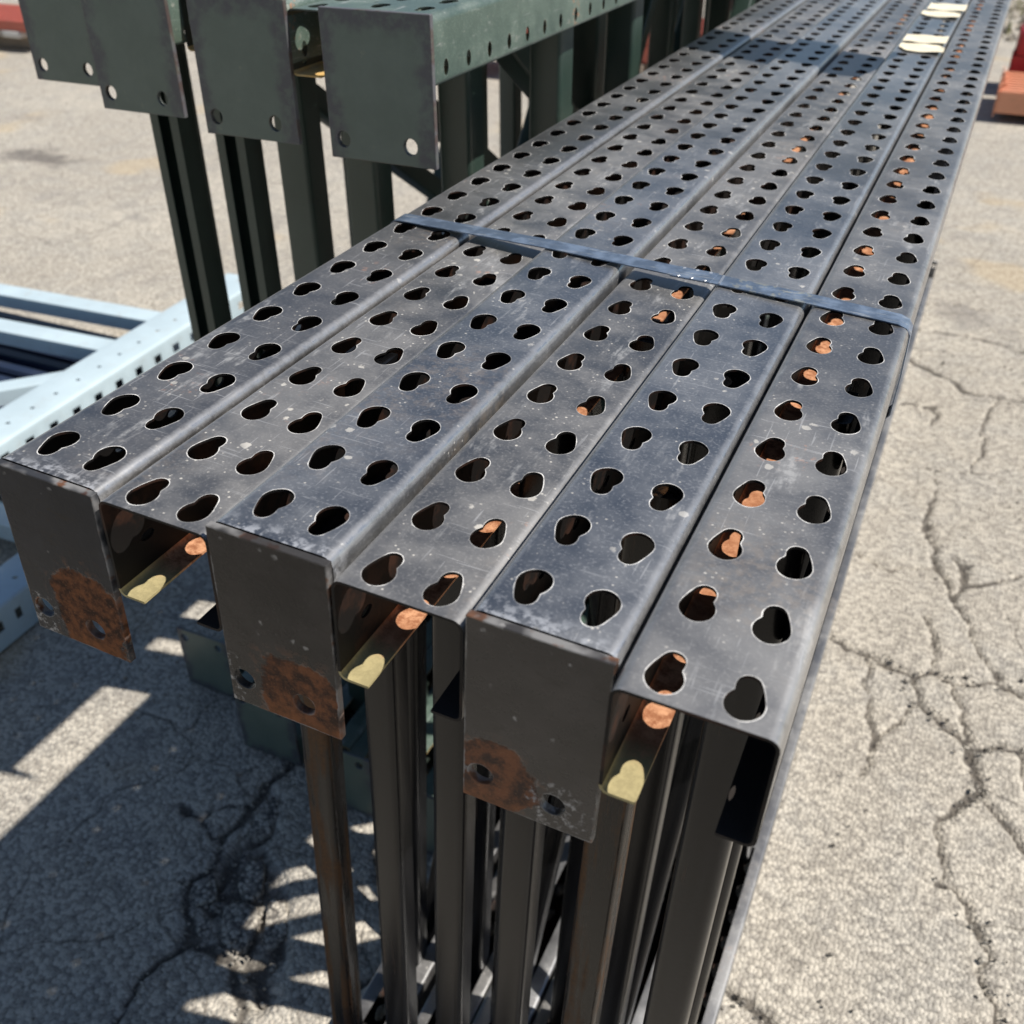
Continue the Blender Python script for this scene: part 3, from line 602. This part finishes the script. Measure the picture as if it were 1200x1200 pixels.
# ------------------------------------------------------------------ steel strap round the tops, with its crimped seal
def ribbon(name, pts, wy, t, yfun):
    """flat band following (x, z) points; width along y about yfun(x)"""
    v = []; f = []; n = len(pts)
    for i, (x, z) in enumerate(pts):
        a = np.array(pts[i - 1] if i else (pts[-1] if pts[0] != pts[-1] else pts[-2])); b = np.array(pts[(i + 1) % n]); tt = b - a; tt = tt / (np.linalg.norm(tt) + 1e-9)
        nx, nz = -tt[1], tt[0]; y = yfun(x)
        for s, o in ((-1, 0), (1, 0), (1, 1), (-1, 1)):
            v.append((x + nx * t * o, y + s * wy / 2, z + nz * t * o))
    for i in range(n - 1):
        for q in range(4):
            f.append((i * 4 + q, i * 4 + (q + 1) % 4, (i + 1) * 4 + (q + 1) % 4, (i + 1) * 4 + q))
    f.append((0, 1, 2, 3)); e = (n - 1) * 4; f.append((e + 3, e + 2, e + 1, e))
    bm = bmesh.new(); vv = [bm.verts.new(p) for p in v]
    for q in f: bm.faces.new([vv[i] for i in q])
    bmesh.ops.recalc_face_normals(bm, faces=bm.faces[:]); m = bpy.data.meshes.new(name); bm.to_mesh(m); bm.free()
    m.polygons.foreach_set('use_smooth', [True] * len(m.polygons)); m.set_sharp_from_angle(angle=math.radians(50)); return m
def strap_y(x): return 0.4645 - (x + 0.226) * (0.038 / 0.452)
T = TOP
strap_pts = [(-0.2262, T - 0.074), (-0.2240, T - 0.040), (-0.2226, T - 0.004), (-0.2212, T + 0.0015), (-0.2175, T + 0.0042), (-0.2130, T + 0.0046), (-0.140, T + 0.0050), (-0.066, T + 0.0054), (-0.060, T + 0.0053), (0.010, T + 0.0040), (0.084, T + 0.0025), (0.090, T + 0.0023), (0.160, T + 0.0010), (0.166, T + 0.0008), (0.2200, T - 0.0012), (0.2262, T - 0.0034), (0.2292, T - 0.0075), (0.2296, T - 0.040), (0.2285, T - 0.073), (0.226, T - 0.0765)]
bottom = [(0.2 - 0.02 * q, T - 0.0775 - 0.002 * math.sin(q * 0.8)) for q in range(0, 22)]
st = link('steel_strap', ribbon('steel_strap', strap_pts + bottom + [strap_pts[0]], 0.0195, 0.0009, strap_y), [M['strap']])
tag(st, 'blue-black steel band strapped across the six frame tops', 'strap')
seal = bmesh.new()
def add_box(bm, c, s, rz=0.0):
    r = bmesh.ops.create_cube(bm, size=1)
    for v in r['verts']:
        p = Vector((v.co.x * s[0], v.co.y * s[1], v.co.z * s[2])); p = Matrix.Rotation(rz, 3, 'Z') @ p; v.co = p + Vector(c)
    return r['verts']
sx = 0.062; ang = math.atan2(-0.038, 0.452)
add_box(seal, (sx, strap_y(sx), T + 0.0034), (0.034, 0.0212, 0.0016), ang)
bmesh.ops.bevel(seal, geom=seal.edges[:], offset=0.0005, segments=1, affect='EDGES')
m = bpy.data.meshes.new('seal_sleeve'); seal.to_mesh(m); seal.free(); m.materials.append(M['strap'])
sl = link('seal', m, parent=st)
for s in (-1, 1):
    for q in range(3):
        x = sx - 0.011 + q * 0.011; bm = bmesh.new()
        add_box(bm, (x, strap_y(x) + s * 0.0090, T + 0.0041), (0.0032, 0.0030, 0.0008), ang + 0.5 * s)
        bmesh.ops.bevel(bm, geom=bm.edges[:], offset=0.0005, segments=1, affect='EDGES')
        mm = bpy.data.meshes.new('crimp'); bm.to_mesh(mm); bm.free(); mm.materials.append(M['crimp']); link('crimp', mm, parent=sl)
bm = bmesh.new(); add_box(bm, (0.0845, strap_y(0.0845), T + 0.0036), (0.0016, 0.0185, 0.0010), ang + 0.12)
mm = bpy.data.meshes.new('strap_end'); bm.to_mesh(mm); bm.free(); mm.materials.append(M['crimp']); link('strap_end', mm, parent=st)

# ------------------------------------------------------------------ cream cards on the fifth frame
def card(x0, x1, y0, y1, z, label, curl=0.004, skew=0.0, notch=False):
    n, mq = 14, 6; v = []; f = []
    for j in range(mq + 1):
        for i in range(n + 1):
            u, w = i / n, j / mq
            x = x0 + (x1 - x0) * u; lo = y0 + (skew if notch else 0) * max(0, 1 - u * 5); hi = y1 - (skew if notch else 0) * max(0, u * 6 - 5)
            y = lo + (hi - lo) * w + 0.10 * skew * (u - .5)
            v.append((x, y, z + curl * (abs(u - .5) * 2) ** 2 * 0.6 + curl * (abs(w - .5) * 2) ** 3 + 0.0006 * math.sin(9 * u + 4 * w)))
    for j in range(mq):
        for i in range(n):
            a = j * (n + 1) + i; f.append((a, a + 1, a + n + 2, a + n + 1))
    me = mesh_of('card', v, f, True)
    me = bake('paper_card', me, [('SOLIDIFY', dict(thickness=0.0005, offset=1.0))], 60); me.materials.append(M['card'])
    return tag(link('paper_card', me), label, 'card', 'cream cards lying on the fifth frame')
card(0.088, 0.156, 1.478, 1.545, T + 0.0010, 'cream card on the blue-grey frame, nearest of the four cards', 0.0012, 0.03, True)
card(0.087, 0.153, 1.560, 1.630, T + 0.0012, 'cream card just behind the nearest card on the blue-grey frame', 0.0008)
card(0.085, 0.152, 1.835, 1.900, T + 0.0010, 'rounded cream card third from the steel strap', 0.0012, 0.02, True)
card(0.089, 0.156, 1.915, 2.000, T + 0.0012, 'farthest cream card at the top edge of the picture', 0.0010)

# ------------------------------------------------------------------ green frames behind on the left
NT_G = 62
gt = [(x * 1.0 + 8.0, y) for x, y in tear]; gtf = [(x, -y) for x, y in gt]
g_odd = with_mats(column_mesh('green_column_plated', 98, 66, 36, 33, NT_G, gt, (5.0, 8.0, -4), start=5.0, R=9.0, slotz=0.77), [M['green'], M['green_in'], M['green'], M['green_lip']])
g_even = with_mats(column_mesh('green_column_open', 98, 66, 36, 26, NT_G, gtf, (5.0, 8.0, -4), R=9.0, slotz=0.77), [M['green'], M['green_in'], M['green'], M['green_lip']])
gh = [[(-47 + 8 * math.cos(a), -126 + 8.5 * math.sin(a)) for a in np.linspace(0, 2 * math.pi, 18, False)], [(34 + 8 * math.cos(a), -126 + 8.5 * math.sin(a)) for a in np.linspace(0, 2 * math.pi, 18, False)]]
g_plate = plate_mesh('green_footplate', 127, 146, 6, gh); g_plate.materials.append(M['green_plate'])
GB = channel_outline(48, 42, 2.4, lip=14, r=7); GD = channel_outline(40, 36, 2.2, lip=9, r=6)
HG = TOP + 0.146
GF = [  # column centre x, near y, plated, first post, label
    (-0.904, 0.785, True, 0.942, 'green rack upright frame with footplate, leftmost of the green frames'),
    (-0.799, 0.775, False, 0.815, 'open-ended green rack upright frame tucked behind the second green footplate'),
    (-0.695, 0.690, True, 0.825, 'green rack upright frame with footplate, second green footplate from the left'),
    (-0.597, 0.715, False, 0.83, 'open-ended green rack upright frame between the second and third green footplates'),
    (-0.498, 0.645, True, 0.832, 'green rack upright frame with scuffed footplate, third green footplate from the left'),
    (-0.402, 0.650, False, 0.925, 'open-ended green rack upright frame just left of the rightmost green footplate'),
    (-0.312, 0.620, True, 1.028, 'sunlit green rack upright frame with footplate, nearest the strapped dark bundle')]
for i, (gx, gy, plated, by, label) in enumerate(GF):
    H = HG - (0.008 if not plated else 0.0) - 0.002
    root = empty('green_rack_upright_frame', (gx, 0, 0.002)); tag(root, label, 'rack frame', 'green rack frames standing on edge')
    me = g_odd if plated else g_even
    up = link('column', me, parent=root); up.location = (0, gy, H)
    lo = link('column', me, parent=root); lo.location = (0, gy, 0); lo.rotation_euler = (0, math.pi, 0)
    if plated:
        a = link('footplate', g_plate, parent=root); a.location = (-0.0145, gy - 0.0004, H + 0.0005)
        b = link('footplate', g_plate, parent=root); b.location = (-0.0145, gy - 0.0004, -0.0006); b.rotation_euler = (math.pi, 0, 0)
        b.location.y += 0.006
    ys = [by, by + (0.30 if plated else 0.48), by + 1.25 + 0.06 * (i % 3), by + 1.95, by + 2.55]
    for yy in ys:
        fl = i in (1, 2) and yy == ys[0]
        brace_between('horizontal_brace', root, M['green_brace'], 0.003 * ((i * 5) % 3 - 1), yy + (0.042 if fl else 0), 0.030, yy + (0.042 if fl else 0), H - 0.025, GB, flip=fl)
    dg = [(1, 2, 0), (2, 4, 0)] if plated else [(0, 3, 1), (3, 4, 0)]
    for a_, b_, down in dg:
        y0, y1 = ys[a_] + 0.055, ys[b_] - 0.04
        if down: brace_between('diagonal_brace', root, M['green_brace'], 0.0, y1, 0.05, y0, H - 0.05, GD)
        else: brace_between('diagonal_brace', root, M['green_brace'], 0.0, y0, 0.05, y1, H - 0.05, GD)

# unseen board added above the green frames to cast the far shadow band
bd = link('shadow_board', box_mesh('shadow_board', 1.10, 0.165, 0.042, 0.003), [M['shadow_board']])
bd.location = (-0.347 , 1.530, HG + 0.0235); bd.rotation_euler = (0, 0, math.radians(-13.2))
tag(bd, 'out-of-view grey board added to throw the shadow band on the dark bundle', 'shadow_board')

# ------------------------------------------------------------------ pale frames lying flat on the left
wt = [(x, y) for x, y in ellipse(0, 0, 5.2, 4.2, 10)]
def white_column(name, nt, w=138, depth=98, pitch=85):
    hw = w / 2; verts = {}; vl = []; rl = []; faces = []
    hole = [ellipse(0, 0, 6, 5, 10)]
    def sq(cx, cy, a, b): return [(cx - a, cy - b), (cx + a, cy - b), (cx + a, cy + b), (cx - a, cy + b)]
    def vid(x, y, z):
        kx = (round(x, 3), round(y, 3), round(z, 3))
        if kx not in verts: verts[kx] = len(vl); vl.append((x / 1000, y / 1000, z / 1000))
        return verts[kx]
    R = 8
    prof = [(hw - R + R * math.sin(a), -R + R * math.cos(a)) for a in [math.radians(q) for q in (0, 30, 60, 90)]]
    for kk in range(nt):
        c = (kk + .5) * pitch
        ov, tr, _ = sheet(-(hw - R), hw - R, c - pitch / 2, c + pitch / 2, [ellipse(10, c, 7, 5.5, 10)], (1.0, 2.0))
        for t in tr: faces.append([vid(ov[i][0], ov[i][1], 0) for i in t])
        ov, tr, _ = sheet(-depth, -R, c - pitch / 2, c + pitch / 2, [sq(-depth * .45, c, 13, min(15, pitch * .17))], (1.0, 2.0))
        for t in tr:
            faces.append([vid(hw, ov[i][1], ov[i][0]) for i in t]); faces.append([vid(-hw, ov[i][1], ov[i][0]) for i in t])
        for s in (1, -1):
            for (xa, za), (xb, zb) in zip(prof[:-1], prof[1:]):
                faces.append([vid(s * xa, c - pitch / 2, za), vid(s * xb, c - pitch / 2, zb), vid(s * xb, c + pitch / 2, zb), vid(s * xa, c + pitch / 2, za)])
            faces.append([vid(s * hw, c - pitch / 2, -depth), vid(s * (hw - 25), c - pitch / 2, -depth), vid(s * (hw - 25), c + pitch / 2, -depth), vid(s * hw, c + pitch / 2, -depth)])
    m = bpy.data.meshes.new(name); m.from_pydata(vl, [], faces); m.update()
    bm = bmesh.new(); bm.from_mesh(m); bmesh.ops.recalc_face_normals(bm, faces=bm.faces[:])
    if sum(f.normal.z for f in bm.faces if f.calc_center_median().z > -1e-5) < 0: bmesh.ops.reverse_faces(bm, faces=bm.faces[:])
    bm.to_mesh(m); bm.free()
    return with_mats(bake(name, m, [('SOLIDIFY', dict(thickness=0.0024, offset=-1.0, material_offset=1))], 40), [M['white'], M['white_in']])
w_col = white_column('pale_column', 20); w_col_s = white_column('pale_column_short', 13, 112, 98, 52)
def flat_brace(parent, p0, p1, w=0.075, h=0.04, z=0.0):
    (x0, y0), (x1, y1) = p0, p1; L = math.hypot(x1 - x0, y1 - y0)
    me = extrude_outline('brace', channel_outline(w * 1000, h * 1000, 2.4), L); me.materials.append(M['white'])
    o = link('brace', me, parent=parent); d = Vector((x1 - x0, y1 - y0, 0)).normalized()
    # local z along d, web facing up
    yv = Vector((0, 0, -1)); xv = yv.cross(d); o.matrix_local = Matrix(((xv.x, yv.x, d.x, x0), (xv.y, yv.y, d.y, y0), (xv.z, yv.z, d.z, z), (0, 0, 0, 1)))
    return o
def white_frame(loc, rz, braces, label, width=1.30, wc=None):
    root = empty('pale_rack_upright_frame', loc, (0, 0, rz)); tag(root, label, 'rack frame', 'pale rack frames lying flat')
    a = link('column', wc or w_col, parent=root); a.location = (0, 0, 0.100)
    b = link('column', wc or w_col, parent=root); b.location = (-width, 0, 0.100)
    for kind, y0, y1 in braces:
        flat_brace(root, (-0.064, y0), (-width + 0.064, y1), 0.075 if kind else 0.06, 0.045, 0.088)
    return root
white_frame((-1.815, 0.55, 0.1025), math.radians(3.0), [(1, 1.34, 1.34), (1, 1.12, 1.12), (0, 0.92, -0.25), (1, 0.12, 0.12)], 'sunlit pale blue-white rack frame lying flat on another pale frame')
white_frame((-1.450, 0.42, 0.002), math.radians(2.0), [(1, 0.10, 0.10), (1, 0.58, 0.58)], 'shaded pale rack frame lying flat on the ground beneath the other pale frame', wc=w_col_s)

# ------------------------------------------------------------------ beam stacks at the back of the yard
def beam_mesh(name, L, h, d):
    o = [(-d / 2, 0), (d / 2, 0), (d / 2, h * 0.62), (d / 2 - d * 0.32, h * 0.66), (d / 2 - d * 0.32, h), (-d / 2, h)]
    bm = bmesh.new(); a = [bm.verts.new((-L / 2, y, z)) for y, z in o]; b = [bm.verts.new((L / 2, y, z)) for y, z in o]; n = len(o)
    for i in range(n): bm.faces.new((a[i], a[(i + 1) % n], b[(i + 1) % n], b[i]))
    bm.faces.new(a[::-1]); bm.faces.new(b)
    bmesh.ops.recalc_face_normals(bm, faces=bm.faces[:]); bmesh.ops.bevel(bm, geom=bm.edges[:], offset=0.006, segments=2, affect='EDGES')
    m = bpy.data.meshes.new(name); bm.to_mesh(m); bm.free(); m.polygons.foreach_set('use_smooth', [True] * len(m.polygons)); m.set_sharp_from_angle(angle=math.radians(40)); return m
br_mesh = box_mesh('end_bracket', 0.006, 0.066, 0.17, 0.002)
def beam_stack(x, y, z, L, rows, cols, mat, labels, group, h=0.105, d=0.064, rz=0.0):
    bmsh = beam_mesh('beam_body', L, h, d); bmsh.materials.append(mat); bk = with_mats(br_mesh, [mat])
    for r in range(rows):
        for c in range(cols):
            o = empty('rack_beam', (x + random.uniform(-.02, .02), y + c * (d + 0.004), z + r * (h + 0.003)), (0, 0, rz)); tag(o, labels, 'rack beam', group); o['kind'] = 'thing'
            link('beam_body', bmsh, parent=o)
            for s in (-1, 1):
                e = link('end_bracket', bk, parent=o); e.location = (s * (L / 2 + 0.004), 0, h / 2)
def sleeper(x, y, z, sx, sy, sz, mat, label):
    o = link('timber_bearer', box_mesh('timber_bearer', sx, sy, sz, 0.006, (0, 0, sz / 2)), [mat]); o.location = (x, y, z); tag(o, label, 'timber', 'timbers under the beam stacks'); return o
# left
beam_stack(-7.75, 5.72, 0.145, 2.6, 1, 9, M['red_l'], 'brick-red rack beam in the low stack at the far left', 'brick-red beams at the far left', 0.07, 0.066)
for xx, wh in ((-6.84, 'left of the two pale timber blocks visible under the brick-red beams'), (-6.62, 'right of the two pale timber blocks visible under the brick-red beams')): sleeper(xx, 6.0, 0.10, 0.17, 0.66, 0.042, M['timber_white'], wh)
for xx in (-7.0,): sleeper(xx, 6.03, 0.0, 2.2, 0.50, 0.096, M['timber'], 'dark timber bearer on the ground under the far left beams')
# middle, seen between the green posts
beam_stack(-2.9, 6.35, 0.17, 3.2, 2, 8, M['red_l'], 'red-brown rack beam in the stack seen between the green posts', 'red-brown beams behind the green frames', 0.10, 0.064)
for xx, wh in ((-3.9, 'left'), (-1.9, 'right')): sleeper(xx, 6.58, 0.0, 0.12, 0.62, 0.166, M['timber'], 'square timber bearer under the %s end of the red-brown beams behind the green frames' % wh)
# right
beam_stack(1.72, 6.44, 0.045, 2.9, 1, 9, M['salmon'], 'sun-bleached orange rack beam in the low stack at the right edge', 'orange beams at the right edge', 0.12, 0.066)
for xx, wh in ((0.55, 'near left'), (2.2, 'right')): sleeper(xx, 6.72, 0.0, 0.10, 0.64, 0.042, M['timber'], 'thin timber bearer under the %s end of the orange beams' % wh)
beam_stack(1.75, 7.20, 0.10, 2.9, 2, 5, M['crimson'], 'glossy crimson rack beam in the stack behind the orange beams', 'crimson beams at the right edge', 0.13, 0.075)
for xx, wh in ((0.6, 'left'), (2.3, 'right')): sleeper(xx, 7.38, 0.0, 0.12, 0.42, 0.096, M['timber'], 'timber bearer under the %s end of the crimson beams' % wh)

M['navy'] = plain_paint('shade_navy', (0.016, 0.026, 0.055), 0.4, 0.35, (0.05, 0.05, 0.05), 0.4, 4)  # for dark beams added where the gaps under the pale frame are shaded
beam_stack(-2.58, 1.165, 0.003, 1.25, 1, 11, M['navy'], 'dark navy beam added to stand in for shade under the sunlit pale frame', 'added dark beams under the pale frame', 0.092, 0.066)

# ------------------------------------------------------------------ broken asphalt in the pothole
k = NT('asphalt_lump'); _c = k.coord('Object', rand=6.0, warp=0.006, warpscale=80); _v = k.vor(_c, 140); _cl = k.sep(k.vor(_c, 140, 'F1', 'Color'))[0]
_col = k.mix(k.ramp(_cl, 0.1, 0.9), (0.22, 0.20, 0.175), (0.50, 0.46, 0.39)); _col = k.mix(k.ramp(_v, 0.45, 0.8), _col, (0.09, 0.083, 0.075))
k.bump(k.ramp(_v, 0.1, 0.75, 1, 0), 0.8, 0.003); M['lump'] = k.set(Base_Color=_col, Roughness=0.9, Specular_IOR_Level=0.25)
def chunk(poly, h, label, seed):
    r = np.random.default_rng(seed); c = np.mean(poly, 0); P = []
    n = len(poly)
    for i in range(n):
        a, b = np.array(poly[i]), np.array(poly[(i + 1) % n])
        for t in (0, .25, .5, .75): P.append(a + (b - a) * t + r.normal(0, 0.0022, 2))
    P = [np.array(p) - c for p in P]; P = [(p + P[i - 1] + P[(i + 1) % len(P)]) / 3 * 1.03 for i, p in enumerate(P)]
    v = []; f = []; m_ = len(P)
    for z, s in ((-0.03, 0.97), (h - 0.010, 1.0), (h - 0.003, 0.97), (h, 0.88), (h + 0.001, 0.45)):
        for p in P: v.append((p[0] * s + r.normal(0, 0.0008), p[1] * s + r.normal(0, 0.0008), z + r.normal(0, 0.0009)))
    for q in range(4):
        for i in range(m_): f.append((q * m_ + i, q * m_ + (i + 1) % m_, (q + 1) * m_ + (i + 1) % m_, (q + 1) * m_ + i))
    v.append((0, 0, h + 0.001)); ci = len(v) - 1
    for i in range(m_): f.append((4 * m_ + i, 4 * m_ + (i + 1) % m_, ci))
    o = link('asphalt_chunk', mesh_of('asphalt_chunk', v, f, True, 60), [M['lump']]); o.location = (c[0], c[1], -0.004)
    return tag(o, label, 'asphalt', 'broken asphalt chunks in the pothole')
chunk([(-0.614, 0.489), (-0.587, 0.495), (-0.556, 0.447), (-0.56, 0.424), (-0.602, 0.43)], 0.001, 'oblong asphalt chunk in the middle of the pothole, upper of the two big ones', 1)
chunk([(-0.599, 0.4), (-0.574, 0.418), (-0.54, 0.416), (-0.52, 0.37), (-0.523, 0.338), (-0.563, 0.342)], 0.0, 'largest asphalt chunk at the lower end of the pothole', 2)
chunk([(-0.668, 0.424), (-0.645, 0.436), (-0.616, 0.403), (-0.64, 0.371), (-0.662, 0.384)], -0.001, 'asphalt chunk against the left rim of the pothole', 3)
chunk([(-0.622, 0.355), (-0.605, 0.368), (-0.586, 0.350), (-0.598, 0.334)], -0.003, 'smallest asphalt chunk at the lower left corner of the pothole', 4)
chunk([(-0.660, 0.60), (-0.645, 0.618), (-0.618, 0.575), (-0.612, 0.54), (-0.640, 0.525), (-0.655, 0.55)], -0.002, 'long asphalt chunk at the narrow upper end of the pothole', 5)
chunk([(-0.54, 0.31 + .13), (-0.51, 0.445), (-0.47, 0.40), (-0.49, 0.36), (-0.515, 0.39)], -0.004, 'sunken asphalt chunk on the right side of the pothole', 6)

# grit and weeds at the far right edge of the yard
def verge():
    v = []; f = []; r = np.random.default_rng(5)
    for q in range(1500):
        x, y = r.uniform(-1.5, 4.5), r.uniform(9.2, 13.0); s = r.uniform(0.02, 0.07) * r.uniform(0.5, 1.3); b = len(v)
        for a in range(5): v.append((x + s * math.cos(a * 1.26 + q) * r.uniform(.7, 1.2), y + s * math.sin(a * 1.26 + q) * r.uniform(.7, 1.2), 0))
        v.append((x, y, s * r.uniform(.6, 1.3)))
        for a in range(5): f.append((b + a, b + (a + 1) % 5, b + 5))
    m = mesh_of('loose_rubble', v, f); k = NT('rubble'); c = k.coord('Object'); n = k.noise(c, 14, 3)
    o = link('loose_rubble', m, [k.set(Base_Color=k.mix(k.ramp(n, 0.35, 0.65), (0.14, 0.12, 0.09), (0.42, 0.38, 0.32)), Roughness=0.9)])
    o['kind'] = 'stuff'; tag(o, 'loose rubble strewn along the far edge of the yard', 'rubble')
    v = []; f = []
    for q in range(2600):
        cx, cy = r.uniform(-1.0, 4.2), r.uniform(9.4, 12.5)
        if math.sin(cx * 3.1) + math.sin(cy * 4.3 + cx) < 0.1: continue
        a = r.uniform(0, 6.28); L = r.uniform(.06, .22); w = 0.008; b = len(v); dx, dy = math.cos(a), math.sin(a); lx, ly = r.normal(0, .06, 2)
        v += [(cx - dy * w, cy + dx * w, 0), (cx + dy * w, cy - dx * w, 0), (cx + lx, cy + ly, L)]; f.append((b, b + 1, b + 2))
    m = mesh_of('weeds', v, f); k = NT('weed'); c = k.coord('Object'); n = k.noise(c, 6, 3)
    o = link('weeds', m, [k.set(Base_Color=k.mix(k.ramp(n, 0.35, 0.65), (0.10, 0.12, 0.03), (0.22, 0.20, 0.08)), Roughness=0.7)])
    o['kind'] = 'stuff'; tag(o, 'dry weeds growing among the rubble at the yard edge', 'weeds')
verge()

def grit():
    """small loose stones and asphalt crumbs on the yard, too many to count"""
    r = np.random.default_rng(11); v = []; f = []
    def stone(x, y, z, q):
        b = len(v); n = 6; a0 = r.uniform(0, 6.28)
        for ring, (rr, zz) in enumerate(((1.0, -0.15), (0.95, 0.35), (0.5, 0.8))):
            for a in range(n):
                t = a0 + a * 2 * math.pi / n; k_ = rr * r.uniform(.75, 1.2)
                v.append((x + q * k_ * math.cos(t), y + q * 0.8 * k_ * math.sin(t), z + q * zz * r.uniform(.8, 1.15)))
        for ring in range(2):
            for a in range(n): f.append((b + ring * n + a, b + ring * n + (a + 1) % n, b + (ring + 1) * n + (a + 1) % n, b + (ring + 1) * n + a))
        f.append(tuple(b + 2 * n + a for a in range(n)))
    for q in range(260): stone(r.uniform(0.26, 1.2), r.uniform(0.35, 3.2), -0.001, abs(r.normal(0.0018, 0.0012)) + 0.0009)
    for q in range(170): stone(r.uniform(-1.4, -0.28), r.uniform(0.0, 1.1), -0.001, abs(r.normal(0.0018, 0.0010)) + 0.0009)
    lines = [(CR['c1'], 60), (CR['c4'], 60), (CR['c5'], 30), (CR['c7'], 30), (DR['d1'], 80), (DR['d4'], 30), (CR['c8'], 30)]
    for L, n in lines:
        for q in range(n):
            i = r.integers(0, len(L) - 1); t = r.uniform(); x = L[i][0] + (L[i + 1][0] - L[i][0]) * t + r.normal(0, .012); y = L[i][1] + (L[i + 1][1] - L[i][1]) * t + r.normal(0, .012)
            stone(x, y, -0.002, abs(r.normal(0.0022, 0.0014)) + 0.001)
    for q in range(190):
        x, y = r.uniform(-0.66, -0.42), r.uniform(0.26, 0.62)
        if inside(np.array([x]), np.array([y]), PIT)[0]: stone(x, y, -0.016, abs(r.normal(0.003, 0.002)) + 0.0012)
    o = link('loose_grit', mesh_of('loose_grit', v, f, True, 50), [M['lump']]); o['kind'] = 'stuff'
    tag(o, 'loose grit and asphalt crumbs scattered over the cracked yard', 'grit')
grit()
